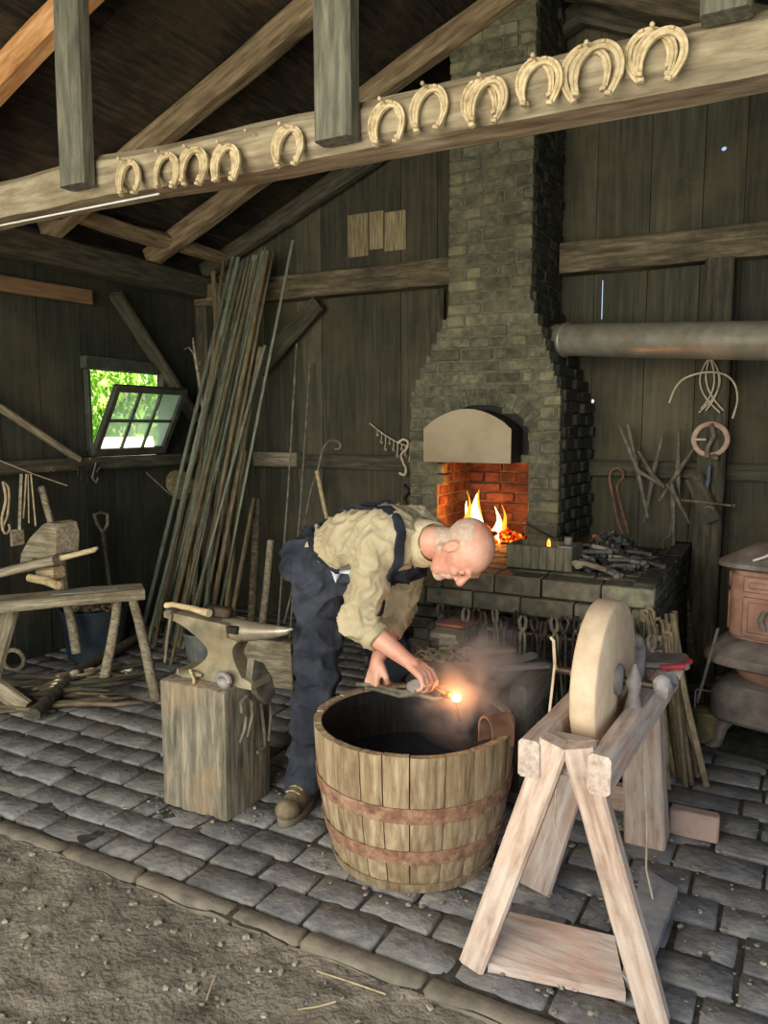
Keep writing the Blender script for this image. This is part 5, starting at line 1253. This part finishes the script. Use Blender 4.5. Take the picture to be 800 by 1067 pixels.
# chain: each link its own part of one chain
ch_=thing('chain','loose heap of rusty chain on the low bench behind the tub','chain',(-1.3,2.95,.49))
g=G(); g.tube(arc((0,0,0),.018,0,2*PI,12,(1.4,0,0),(0,1,0))[:-1],.0048,6,closed=True); lm=g.mesh('chain_link'); lm.materials.append(M['anvil']); lm.shade_smooth()
r=random.Random(3); p=V((-1.47,2.93,.515)); a=0
for i in range(46):
    a+=r.uniform(-.9,.9); st=V((math.cos(a)*.030,math.sin(a)*.02,r.uniform(-.004,.006))); p=p+st
    if p.x>-1.12 or p.x<-1.50: a+=PI; p-=st*2
    if p.y>3.1 or p.y<2.90: a=-a; p-=V((0,st.y*2,0))
    p.z=.505+.035*math.exp(-((p.x+1.22)/.07)**2)+r.uniform(0,.012)
    o=bpy.data.objects.new('chain_link',lm); COL.objects.link(o); o.parent=ch_; bpy.context.view_layer.update() if i==0 else None
    o.matrix_local=Matrix.Translation(p-ch_.location)@Matrix.Rotation(a,4,'Z')@Matrix.Rotation((i%2)*1.2+.2,4,'X')
for k,(x,y,z,rz,L_) in enumerate(((-1.04,2.95,.53,.9,.22),(-.98,2.98,.53,1.1,.26),(-1.08,3.02,.55,.7,.2),(-.93,2.96,.52,.8,.24),(-1.12,2.9,.52,.5,.16))):
    g=G(); g.box((x,y,z),(L_,.04,.022),Euler((0,.05*k-.1,rz)).to_matrix(),ch=.006)
    tag(OB('iron_bar_piece',g,'gmetal' if k%2 else 'toolm'),'short grey iron bar heaped on the right half of the low bench behind the tub','iron bar','short bars on the low bench')
g=G(); c=wp(489,712,'y',2.78); g.tube(arc(V((-1.12,2.86,.51)),.05,.2,2.9,10,(1,0,0),(0,0,1)),.006,8); g.tube([V((-1.12,2.86,.56)),V((-1.05,2.84,.50))],.006,8)
tag(OB('iron_loop',g,'iron'),'dark bent iron loop standing among the chain','loop')
# board with orange light painted into its colour, and pale block under the hearth edge
g=G(); a=wp(468,652,'y',3.2); b=wp(505,637,'y',3.62)
R=frame(V(b)-V(a)); g.box((a+b)/2,((b-a).length,.13,.012),R,ch=.003); tag(OB('orange_lit_board',g,mk('orange_lit_wood',[(150,66,34),(190,92,54),(214,124,84)],8,rough=.45,metal=.4,bump=.2)),'tilted wooden board with orange light painted on, sticking out under the hearth edge','sheet')
g=G(); c=wp(466,656,'y',3.15); g.box(c+V((0,0,-.02)),(.13,.10,.03),Euler((0,0,0)).to_matrix(),ch=.004); g.box(c+V((.02,.02,-.18)),(.10,.12,.30),ch=.008)
tag(OB('wooden_stand',g,'bench'),'pale wooden stand carrying the tilted orange-lit board behind the chain heap','stand')
g=G(); g.tube([(-1.62,3.15,.0),(-1.60,3.1,.3),(-1.55,3.05,.52),(-1.48,3.02,.60)],[.05,.045,.04,.025],10); tag(OB('bellows_pipe',g,'black'),'black curved pipe in the shadow beneath the hearth behind the man','pipe')
g=G(); P_=[(528,800),(538,760),(544,835),(530,860),(520,880)]; 
g.prism([(-.045,0),(.055,0),(.035,.34),(0,.36),(-.02,.2)],.05,(-.80,2.72,0)); tag(OB('blue_cloth',g,'blued',smooth=20),'dark blue cloth hanging between the tub and the grindstone','cloth')
# ------------------------------------------------------------------ steam over the hot iron
def steam():
    m=bpy.data.materials.new('steam'); m.use_nodes=True; N=m.node_tree.nodes; L=m.node_tree.links; N.clear()
    out=N.new('ShaderNodeOutputMaterial'); pv=N.new('ShaderNodeVolumePrincipled'); pv.inputs['Color'].default_value=(.92,.9,.88,1); pv.inputs['Anisotropy'].default_value=.1
    tc=N.new('ShaderNodeTexCoord'); no=N.new('ShaderNodeTexNoise'); no.inputs['Scale'].default_value=7; no.inputs['Detail'].default_value=3; no.inputs['Distortion'].default_value=.6
    L.new(tc.outputs['Object'],no.inputs[0])
    ln=N.new('ShaderNodeVectorMath'); ln.operation='LENGTH'
    mp=N.new('ShaderNodeMapping'); mp.inputs['Scale'].default_value=(1/.30,1/.30,1/.30); L.new(tc.outputs['Object'],mp.inputs[0]); L.new(mp.outputs[0],ln.inputs[0])
    r1=N.new('ShaderNodeMapRange'); r1.inputs['From Min'].default_value=.0; r1.inputs['From Max'].default_value=1; r1.inputs['To Min'].default_value=1; r1.inputs['To Max'].default_value=0; L.new(ln.outputs['Value'],r1.inputs[0])
    r2=N.new('ShaderNodeMapRange'); r2.inputs['From Min'].default_value=.42; r2.inputs['From Max'].default_value=.7; r2.inputs['To Max'].default_value=30; L.new(no.outputs['Fac'],r2.inputs[0])
    pw=N.new('ShaderNodeMath'); pw.operation='POWER'; pw.inputs[1].default_value=2.2; L.new(r1.outputs[0],pw.inputs[0])
    mu=N.new('ShaderNodeMath'); mu.operation='MULTIPLY'; L.new(pw.outputs[0],mu.inputs[0]); L.new(r2.outputs[0],mu.inputs[1]); L.new(mu.outputs[0],pv.inputs['Density']); L.new(pv.outputs[0],out.inputs['Volume']); return m
IR=wp(475,727,'y',2.40)
g=G(); c=V((IR.x+.04,IR.y+.06,IR.z+.04)); g.ball(c,(.30,.26,.24),nu=20,nv=12); o=OB('steam',g,steam(),loc=c,smooth=0); tag(o,'thin grey steam drifting over the glowing iron and the tub','steam',kind='stuff')
# ------------------------------------------------------------------ the man
man=thing('person','bald man in striped shirt and dark overalls bending over the tub with tongs','person',(-1.6,2.6,0))
def cone(g,p,q,r1,r2,n=18,flat=None):
    """tapered capsule"""
    p=V(p);q=V(q); d=(q-p); L_=d.length; R=frame(d) if L_>1e-6 else Matrix.Identity(3); rs=[]
    for i in range(1,6): a=PI/2*i/6; rs.append((-r1*math.cos(a),r1*math.sin(a)))
    rs.append((0,r1)); rs.append((L_,r2))
    for i in range(1,6)[::1]: a=PI/2*i/6; rs.append((L_+r2*math.sin(a),r2*math.cos(a)))
    fx,fy=(1,1) if flat is None else flat
    g.rings([[p+R@V((x,rr*math.cos(2*PI*k/n)*fx,rr*math.sin(2*PI*k/n)*fy)) for k in range(n)] for x,rr in rs])
def chain(g,pts,rs,flat=None):
    for i in range(len(pts)-1): cone(g,pts[i],pts[i+1],rs[i],rs[i+1],flat=flat)
def remesh(name,g,voxel,smooth_it,mat,parent,disp=None,sm_f=.5):
    me=g.mesh(name); o=bpy.data.objects.new(name,me); COL.objects.link(o)
    m=o.modifiers.new('r','REMESH'); m.mode='VOXEL'; m.voxel_size=voxel; m.adaptivity=0
    if smooth_it: s_=o.modifiers.new('s','SMOOTH'); s_.factor=sm_f; s_.iterations=smooth_it
    dg=bpy.context.evaluated_depsgraph_get(); dg.update()
    me2=bpy.data.meshes.new_from_object(o.evaluated_get(dg)); bpy.data.objects.remove(o)
    if disp:
        me2.update(); nn=[v.normal.copy() for v in me2.vertices]
        for v,n_ in zip(me2.vertices,nn):
            q=disp(v.co,n_)
            if isinstance(q,(float,int)): v.co=v.co+n_*q
            else: v.co=v.co+q
    loc=parent.location; 
    for v in me2.vertices: v.co=v.co-loc
    me2.name=name; me2.materials.clear(); me2.materials.append(M[mat]); me2.shade_smooth()
    o=bpy.data.objects.new(name,me2); COL.objects.link(o); o.parent=parent; return o
Y3=lambda x,y,v:wp(x,y,'y',v)
# joints
pel=Y3(338,578,2.62); mid=Y3(378,560,2.57); che=Y3(418,560,2.52); nb=Y3(444,566,2.48)
rsh=Y3(397,566,2.385); lsh=Y3(426,572,2.69)
rel=Y3(371,646,2.33); lel=Y3(414,640,2.64)
rwr=Y3(424,688,2.30); lwr=Y3(393,688,2.46)
rhip=Y3(336,596,2.52); lhip=Y3(350,592,2.76)
rkn=Y3(330,700,2.45); lkn=Y3(414,690,2.90)
rank=Y3(317,812,2.42); lank=V((lkn.x-.14,2.95,.10))
# head frame
HUP=V((.955,-.02,.22)).normalized(); HF=V((.17,-.20,-.97)); HF=(HF-HUP*HF.dot(HUP)).normalized(); HL=HUP.cross(HF).normalized()
RH=Matrix((HF,HL,HUP)).transposed(); HC=Y3(482,574,2.44)
def hp(x,y,z): return HC+RH@V((x,y,z))
g=G()
# skull, face
g.ball(hp(-.012,0,.030),(.099,.077,.088),RH,24,16)
g.ball(hp(.018,0,.0),(.078,.070,.085),RH,24,16)
g.ball(hp(.030,0,-.045),(.060,.058,.065),RH,20,14)
cone(g,hp(.045,-.025,-.085),hp(.045,.025,-.085),.030,.030); g.ball(hp(.062,0,-.098),(.028,.030,.022),RH)
cone(g,hp(-.012,-.055,-.05),hp(.045,-.028,-.09),.020,.024); cone(g,hp(-.012,.055,-.05),hp(.045,.028,-.09),.020,.024)
cone(g,hp(.080,-.034,.030),hp(.086,0,.026),.013,.014); cone(g,hp(.080,.034,.030),hp(.086,0,.026),.013,.014)
cone(g,hp(.088,0,.012),hp(.108,0,-.022),.009,.013); g.ball(hp(.104,0,-.028),(.017,.013,.012),RH); 
for s in (-1,1):
    g.ball(hp(.094,s*.013,-.031),(.010,.008,.008),RH); g.ball(hp(.060,s*.040,-.018),(.026,.020,.020),RH)
    # ear
    g.ball(hp(-.012,s*.080,-.006),(.021,.009,.034),RH@Euler((0,-.15,0)).to_matrix()); g.ball(hp(-.008,s*.078,-.028),(.010,.008,.010),RH)
cone(g,hp(.084,-.020,-.056),hp(.084,.020,-.056),.008,.008); cone(g,hp(.080,-.017,-.069),hp(.080,.017,-.069),.0085,.0085)
# neck into shoulders
nk=[hp(-.030,0,-.045),hp(-.045,0,-.105),nb,che]; chain(g,nk,[.058,.060,.066,.10])
# trunk
for s in (-.075,.075):
    o_=V((0,s,0)); chain(g,[pel+o_*.8+V((.01,0,-.01)),mid+o_*.8,che+o_],[.078,.078,.095])
chain(g,[rsh,che,lsh],[.055,.10,.055])
# arms
chain(g,[rsh,(rsh+rel)/2,rel],[.052,.046,.036]); chain(g,[rel,(rel*.6+rwr*.4),rwr],[.038,.042,.026])
chain(g,[lsh,(lsh+lel)/2,lel],[.052,.046,.036]); chain(g,[lel,(lel*.6+lwr*.4),lwr],[.038,.041,.026])
# legs and feet
chain(g,[rhip,(rhip+rkn)/2,rkn,(rkn*.6+rank*.4),rank],[.085,.075,.055,.055,.038]); chain(g,[lhip,(lhip+lkn)/2,lkn,(lkn*.6+lank*.4),lank],[.085,.075,.055,.055,.038])
chain(g,[rank,rank+V((.01,-.10,-.06))],[.036,.03]); chain(g,[lank,lank+V((.10,-.02,-.06))],[.036,.03])
def hand(w,d,nrm,side,curl,spread=.0,thumb=(.5,.6)):
    """w wrist, d towards the knuckles, nrm palm normal, side = +1/-1 thumb side along nrm x d"""
    d=V(d).normalized(); nrm=V(nrm); nrm=(nrm-d*nrm.dot(d)).normalized(); s=nrm.cross(d)*side
    def P(a,b,c): return w+d*a+s*b+nrm*c
    cone(g,w,P(.03,0,0),.026,.024)
    for b in (-.026,-.009,.009,.026): cone(g,P(.022,b*.6,0),P(.085,b*1.05,.002),.015,.0125)
    tips=[]
    for k,(b,L_) in enumerate(((.031,.075),(.0105,.085),(-.0105,.080),(-.031,.062))):
        p=P(.086,b,.0); a=0; rr=.0095
        for j,f in enumerate((.46,.31,.23)):
            a+=curl[j]*(1+.06*k); q=p+(d*math.cos(a)+nrm*math.sin(a)+s*(spread*(1.5-k)*.1))*L_*f
            cone(g,p,q,rr,rr*.93,12); p=q; rr*=.93
        tips.append(p)
    t0=P(.022,.028,.008); t1=P(.052,.050,.020); dd=(d*math.cos(thumb[0])+nrm*math.sin(thumb[0])-s*.25).normalized(); t2=t1+dd*.034
    d3=(d*math.cos(thumb[0]+thumb[1])+nrm*math.sin(thumb[0]+thumb[1])-s*.35).normalized(); t3=t2+d3*.026
    cone(g,P(.01,.012,.004),t0,.018,.016); cone(g,t0,t1,.0155,.0125); cone(g,t1,t2,.0115,.0105); cone(g,t2,t3,.0105,.0085)
    return P(.07,0,.028)
# right hand: knuckles forward-down, fingers closing on the tongs
rk=Y3(447,704,2.285); rg_=hand(rwr,(rk-rwr),V((-.45,.25,-.85)),-1,(.75,.75,.5),.4,(.7,.4))
# left hand hanging down, fist closed round the handle
lk=Y3(387,712,2.43); lg_=hand(lwr,(lk-lwr),V((.25,.55,-.1)),-1,(1.25,1.25,.8),0,(.9,.7))
def face(co,n_):
    p=RH.transposed()@(co-HC); x,y,z=p; dsp=V((0,0,0))
    if abs(x)<.16 and abs(y)<.12 and abs(z)<.15 and x>.03:
        for s in (-1,1):
            q=((y-s*.031)/.017)**2+((z-.006)/.012)**2; dsp-=HF*.013*math.exp(-q)
            q=((y-s*.031)/.012)**2+((z-.004)/.0075)**2; dsp+=HF*.009*math.exp(-q*1.2)
            q=((y-s*.007)/.003)**2+((z+.037)/.004)**2+((x-.100)/.012)**2; dsp+=HUP*.003*math.exp(-q)
        q=(z+.0625)/.0022; 
        if abs(y)<.026 and x>.05: dsp-=HF*.007*math.exp(-q*q)*(1-(y/.026)**2)
    if abs(abs(y)-.083)<.02 and abs(x+.012)<.03 and abs(z+.004)<.035:
        q=((x+.008)/.008)**2+((z+.002)/.014)**2; dsp-=HL*(1 if y>0 else -1)*.006*math.exp(-q)
    if z>-.02 and x<.06: dsp+=n_*noise.noise(co*60)*.0006
    return dsp
body=remesh('body',g,.0042,5,'skin',man,face)
# hair: close-cropped grey on the sides and back; grey moustache and chin
def shell(name,src,test,off,mat,jit=.0):
    bm=bmesh.new(); bm.from_mesh(src.data); bm.normal_update()
    loc=man.location
    keep=[f for f in bm.faces if test(RH.transposed()@(f.calc_center_median()+loc-HC))]
    dele=set(bm.faces)-set(keep); bmesh.ops.delete(bm,geom=list(dele),context='FACES'); bm.normal_update()
    nn={v:v.normal.copy() for v in bm.verts}
    for v in bm.verts: v.co+=nn[v]*(off+jit*noise.noise(v.co*300)*(0 if v.is_boundary else 1)-(off*1.2 if v.is_boundary else 0))
    me=bpy.data.meshes.new(name); bm.to_mesh(me); bm.free(); me.materials.append(M[mat]); me.shade_smooth()
    o=bpy.data.objects.new(name,me); COL.objects.link(o); o.parent=man; return o
shell('hair',body,lambda p:abs(p.x)<.14 and abs(p.y)<.074+.004 and p.z>-.075 and p.x<-.004-.35*max(0,p.z-.02)+noise.noise(p*60)*.004 and p.z<.075+noise.noise(p*60)*.004 and not(abs(p.y)>.06 and abs(p.x+.012)<.02 and abs(p.z)<.03) and abs(p.z)<.12,.0012,'hair',.0008)
shell('beard',body,lambda p:.028<p.x<.125 and abs(p.y)<.034 and -.125<p.z<-.040 and not(-.075<p.z<-.052 and abs(p.y)<.024) and not (p.x>.088 and p.z>-.045),.0022,'hair',.0012)
for s in (-1,1):
    g=G(); g.ball(hp(.0735,s*.031,.0025),.0105,nu=14,nv=10); e=OB('eye',g,'eye',man)
    g=G(); g.ball(hp(.0735,s*.031,.0055),(.0122,.0135,.0105),RH,14,10); OB('eyelid',g,'skin',man)
    g=G(); g.tube([hp(.084,s*(.031-.012+.004*0),.0045),hp(.0885,s*.031,.0015),hp(.082,s*.044,.003)],.0022,6); OB('eyelash',g,'leather',man)
    g=G(); g.tube([hp(.094,s*.016,.026),hp(.094,s*.032,.031),hp(.083,s*.047,.027)],[.003,.004,.002],6); OB('eyebrow',g,'hair',man)
# shirt
def folds(co,n_):
    a=noise.noise(V((co.x*9,co.y*9,co.z*16)))*.010; b=(1-abs(noise.noise(V((co.x*13+co.z*11,co.y*10,co.z*8-co.x*11)))))**4*.016; c=(1-abs(noise.noise(V((co.x*24-co.z*8,co.y*20,co.z*22+4)))))**5*.007; return a+b+c-.009
g=G(); up=V((0,0,1))
for s in (-.085,.085):
    o_=V((0,s,0)); chain(g,[pel+o_*.8+V((.02,0,.01)),mid+o_+V((0,0,.0)),che+o_+V((-.005,0,-.0))],[.088,.112,.118])
chain(g,[rsh+V((.01,.03,-.0)),che,lsh],[.075,.11,.075])
chain(g,[che,nb+V((-.01,0,-.005))],[.11,.075])
chain(g,[mid+V((.0,-.02,-.05)),che+V((.0,0,-.06))],[.10,.09])
rse=rel*.55+rwr*.45; lse=lel*.62+lwr*.38
re2=rel+V((0,-.0,-.015))
chain(g,[rsh,(rsh+rel)/2,re2],[.078,.070,.066]); cone(g,re2,rse*.62+rel*.38,.066,.054)
chain(g,[lsh,(lsh+lel)/2,lel],[.076,.068,.062]); cone(g,lel,lse*.8+lel*.2,.06,.046)
shirt=remesh('shirt',g,.0065,4,'shirt',man,folds)
# rolled cuffs
for e,w_,t,rr in ((rel,rwr,.40,.050),(lel,lwr,.34,.046)):
    c=e+(w_-e)*t; d=(w_-e).normalized(); R=frame(d); R2=Matrix((R.col[1],R.col[2],R.col[0])).transposed()
    g=G(); g.lathe([(rr-.006,-.02),(rr+.003,-.02),(rr+.006,-.005),(rr+.004,.018),(rr-.003,.024),(rr-.012,.02),(rr-.014,-.01)],24,c,R2,cap=False)
    for v in g.v: v+= V((noise.noise(v*25),noise.noise(v*25+V((5,0,0))),noise.noise(v*25+V((0,7,0)))))*.006
    OB('sleeve_cuff',g,'shirt',shirt,smooth=60)
# collar
d=(nk[1]-nb).normalized(); R=frame(d,V((0,0,1))); R2=Matrix((R.col[1],R.col[2],R.col[0])).transposed(); c=nb+d*.02
g=G(); rs=[]
for (rr,z) in ((.070,-.045),(.086,-.035),(.084,-.005),(.074,.032),(.0665,.034),(.066,0),(.066,-.035)):
    ring=[]
    for i in range(32):
        a=2*PI*i/32; k=1+.05*noise.noise(V((math.cos(a)*2,math.sin(a)*2,z*20))); ring.append(c+R2@V((rr*k*math.cos(a),rr*k*math.sin(a)*1.02,z)))
    rs.append(ring)
g.rings(rs,cap=False,closed=True); OB('collar',g,'shirt',shirt,smooth=60)
# overalls
def pfold(co,n_):
    a=noise.noise(V((co.x*6,co.y*6,co.z*9)))*.014; b=(1-abs(noise.noise(V((co.x*9+3+co.z*5,co.y*9,co.z*13-co.x*6)))))**4*.020-.006
    low=max(0,(.30-co.z)/.3); return a+b-.004+low*.004*math.sin(co.z*95)
g=G()
chain(g,[rhip+V((-.02,0,.01)),(rhip+rkn)/2+V((0,0,0)),rkn,(rkn+rank)/2,rank+V((0,.0,-.0))],[.112,.098,.088,.082,.076])
chain(g,[lhip+V((-.02,0,.01)),(lhip+lkn)/2,lkn,(lkn+lank)/2,lank],[.112,.100,.088,.082,.074])
chain(g,[rhip+V((-.03,0,.03)),lhip+V((-.03,0,.03))],[.118,.118])
for s in (-.085,.085): chain(g,[pel+V((-.02,s,-.01)),pel+V((.015,s,-.015)),pel+V((.045,s,-.045))],[.120,.124,.122])
chain(g,[pel+V((.05,-.07,-.07)),mid+V((.05,-.05,-.085)),che+V((.01,-.03,-.10))],[.10,.09,.075],None)
chain(g,[pel+V((.05,.07,-.07)),mid+V((.05,.05,-.085)),che+V((.01,.03,-.10))],[.10,.09,.075],None)
ov=remesh('overalls',g,.0075,4,'denim',man,pfold)
# shirt tail showing at the waist
dg=bpy.context.evaluated_depsgraph_get(); 
bv=BVHTree.FromObject(shirt,dg); bvo=BVHTree.FromObject(ov,dg); loc0=man.location
def snap(p,off=.004):
    l,n_,i,d=bv.find_nearest(p-loc0); l2,n2,i2,d2=bvo.find_nearest(p-loc0)
    if d2<d and (l-l2).dot(n2)<0: l,n_=l2,n2
    return l+loc0+n_*off,n_
def ribbon(name,ctrl,w_,mat,th=.004,n=48):
    P=[V(c) for c in ctrl]; pts=[]
    for i in range(n):
        t=i/(n-1)*(len(P)-1); k=min(int(t),len(P)-2); f=t-k; a=P[max(k-1,0)];b=P[k];c=P[k+1];d=P[min(k+2,len(P)-1)]
        pts.append(.5*((2*b)+(c-a)*f+(2*a-5*b+4*c-d)*f*f+(3*b-a-3*c+d)*f**3))
    sq_=[snap(p,.0) for p in pts]
    for _ in range(2): sq_=[sq_[0]]+[((sq_[i-1][0]+sq_[i][0]*2+sq_[i+1][0])/4,(sq_[i-1][1]+sq_[i][1]*2+sq_[i+1][1]).normalized()) for i in range(1,n-1)]+[sq_[-1]]
    g=G(); rs=[]
    for i in range(n):
        p,nn=sq_[i]; t=(sq_[min(i+1,n-1)][0]-sq_[max(i-1,0)][0]).normalized(); b=nn.cross(t).normalized()
        rs.append([p+b*w_/2-nn*.004,p+b*w_/2+nn*(th+.004),p+nn*(th+.008),p-b*w_/2+nn*(th+.004),p-b*w_/2-nn*.004])
    g.rings(rs); return OB(name,g,mat,ov,smooth=50)
ribbon('overall_strap',[Y3(322,532,2.58),Y3(345,523,2.56),Y3(372,521,2.52),Y3(398,530,2.44),Y3(414,548,2.38),Y3(420,568,2.34),Y3(414,592,2.36),Y3(400,604,2.40)],.036,'navy')
ribbon('overall_strap',[Y3(322,530,2.68),Y3(350,520,2.66),Y3(390,518,2.66),Y3(420,528,2.70),Y3(440,552,2.76),Y3(436,590,2.72)],.036,'navy')
ribbon('waistband',[Y3(322,532,2.66),Y3(318,540,2.58),Y3(322,556,2.50),Y3(336,580,2.44),Y3(352,600,2.43)],.03,'navy')
g=G(); bb=snap(Y3(331,541,2.50))[0]; g.ball(bb,(.010,.010,.010)); OB('button',g,'gmetal',ov)
# shirt tail
g=G(); q=[Y3(344,590,2.44),Y3(352,592,2.43),Y3(366,596,2.42),Y3(376,600,2.42),Y3(356,606,2.42),Y3(348,610,2.43)]
ct=sum(q,V())/6; rs=[]
g2=G(); top=[snap(p,.008)[0] for p in q]; 
g2.add(top+[p+V((0,.012,0)) for p in top],[tuple(range(6)),tuple(range(6,12))[::-1]]+[((i+1)%6,i,i+6,(i+1)%6+6) for i in range(6)]); OB('shirt_tail',g2,mk('white_cloth',[(170,176,182),(196,200,204),(214,216,216)],9,rough=.9,bump=.15),shirt,smooth=0)
# boots
def boot(an,fd,name):
    fd=V(fd).normalized(); R=Matrix((fd,V((-fd.y,fd.x,0)),V((0,0,1)))).transposed(); b0=V((an.x,an.y,0))
    g=G(); 
    def B(x,y,z): return b0+R@V((x,y,z))
    chain(g,[B(-.02,0,.17),B(-.02,0,.06)],[.056,.050]); chain(g,[B(-.035,0,.05),B(.06,0,.055),B(.14,0,.045)],[.044,.046,.040],None)
    g.ball(B(.135,0,.048),(.06,.05,.040),R); g.ball(B(.04,0,.07),(.09,.045,.05),R)
    o=remesh(name,g,.006,4,'boot',man)
    g=G(); rs=[]
    for z,k in ((.002,.98),(.006,1.0),(.026,1.0),(.030,.97)):
        rs.append([B(.055+.135*math.cos(a)*k*(1 if math.cos(a)>0 else .93),.050*math.sin(a)*k*(1+.12*math.cos(a)),z) for a in [2*PI*i/28 for i in range(28)]])
    g.rings(rs); OB('boot_sole',g,'sole',o,smooth=50)
    g=G()
    for k in range(4): g.tube([B(.03+.022*k,-.03,.118-.008*k),B(.034+.022*k,0,.136-.010*k),B(.03+.022*k,.03,.118-.008*k)],.003,6)
    g.tube([B(.035,0,.128),B(.05,-.03,.115),B(.035,-.045,.09)],.003,6); g.tube([B(.035,0,.128),B(.05,.03,.115),B(.035,.045,.09)],.003,6); OB('bootlace',g,'rope',o)
boot(rank,V((.12,-1,0)),'boot'); boot(lank,V((1,-.25,0)),'boot')
# tongs held by the man, and the hot iron
tg=thing('tongs','steel tongs gripped in both hands of the bending man over the tub','tongs',tuple(lg_))
h0=Y3(372,713,2.44); h1=Y3(390,714,2.425); h2=Y3(418,721,2.39); h3=Y3(432,722,2.37); h4=Y3(452,716,2.36); h5=Y3(466,724,2.38)
g=G(); g.tube([h0,h1,h2,h3],[.008,.0085,.009,.012],10); g.tube([h3,h4,h5],[.012,.009,.006],8); OB('rein',g,'toolm',tg)
g=G(); h0b=h1+V((-.03,-.012,-.012)); g.tube([h0b,h1+V((.01,-.012,-.01)),h2+V((0,-.008,-.012)),h3],[.007,.0075,.008,.012],10); g.tube([h3,h3+(h5-h3)*.6+V((0,0,-.018)),h5+V((0,0,-.008))],[.012,.009,.006],8); OB('rein',g,'toolm',tg)
g=G(); R=frame(V((.35,-.75,.5))); R2=Matrix((R.col[1],R.col[2],R.col[0])).transposed(); g.lathe([(.004,-.01),(.042,-.006),(.045,0),(.042,.006),(.004,.010)],28,h3+V((.01,.012,.02)),R2@Matrix.Diagonal((1.0,.62,1))); OB('jaw_disc',g,'gmetal',tg)
hi=thing('hot_iron','workpiece with a glowing orange tip steaming above the quench water','hot iron',tuple(h5))
t0=IR
g=G(); g.tube([h5+V((-.02,0,.0)),h5,t0+V((-.012,0,0))],[.012,.013,.013],8); g.tube([t0+V((-.008,0,-.01)),t0+V((.004,0,-.05)),t0+V((.014,0,-.085))],[.009,.007,.003],8); OB('bar',g,'iron',hi)
g=G(); g.ball(t0,(.018,.016,.013),nu=16,nv=10); OB('glowing_tip',g,emit('glow_tip',[(255,190,110),(255,225,170),(255,240,210)],9),hi)
point('hot_iron_light',tuple(t0+V((0,-.03,.02))),1.1,(1,.35,.12),.02)
# ------------------------------------------------------------------ small litter on the ground
r=random.Random(61); g=G()
for i in range(900):
    u_=r.uniform(-3.6,.3); v_=r.uniform(.7,1.72)
    s_=r.choice((.003,.004,.005,.007,.010,.014))*r.uniform(.7,1.2)
    g.ball((u_,v_,dz(u_,v_)+s_*.3),(s_,s_*.8,s_*.55),Euler((0,0,r.random()*6)).to_matrix(),6,4,.3,i)
for i in range(420):
    if i<220: px,py=r.uniform(500,800),r.uniform(840,1060); p=wp(px,py,'z',0)
    elif i<320: a=r.random()*6.3; q=r.uniform(.29,.40); p=V((TC.x+q*math.cos(a),TC.y+q*math.sin(a),0))
    else: p=V((r.uniform(-2.25,-1.7),r.uniform(2.05,2.6),0))
    if p.y<1.8: continue
    s_=r.choice((.003,.004,.006,.009)); g.ball((p.x,p.y,.004+s_*.3),(s_*1.3,s_,s_*.5),Euler((0,0,r.random()*6)).to_matrix(),6,4,.3,i)
tag(OB('gravel',g,mk('gravel',[(96,88,76),(140,130,112),(186,178,160)],30,rough=.9,bump=.2,island=.35),smooth=30),'small stones and crumbs scattered over the dirt and pavers','gravel',kind='stuff')
for (x0,y0,x1,y1,lb) in ((330,1008,402,1032,'longest pale straw on the dirt near the kerb'),(310,1048,350,1042,'short pale straw on the dirt at the bottom of the picture'),(215,1035,225,1010,'small straw standing across the dirt left of centre')):
    a=wp(x0,y0,'z',0.0); b=wp(x1,y1,'z',0.0); a.z=dz(a.x,a.y)+.006; b.z=dz(b.x,b.y)+.006
    g=G(); m_=(a+b)/2; m_.z=dz(m_.x,m_.y)+.010; g.tube([a,m_,b],.0022,6); tag(OB('straw',g,'rope'),lb,'straw')
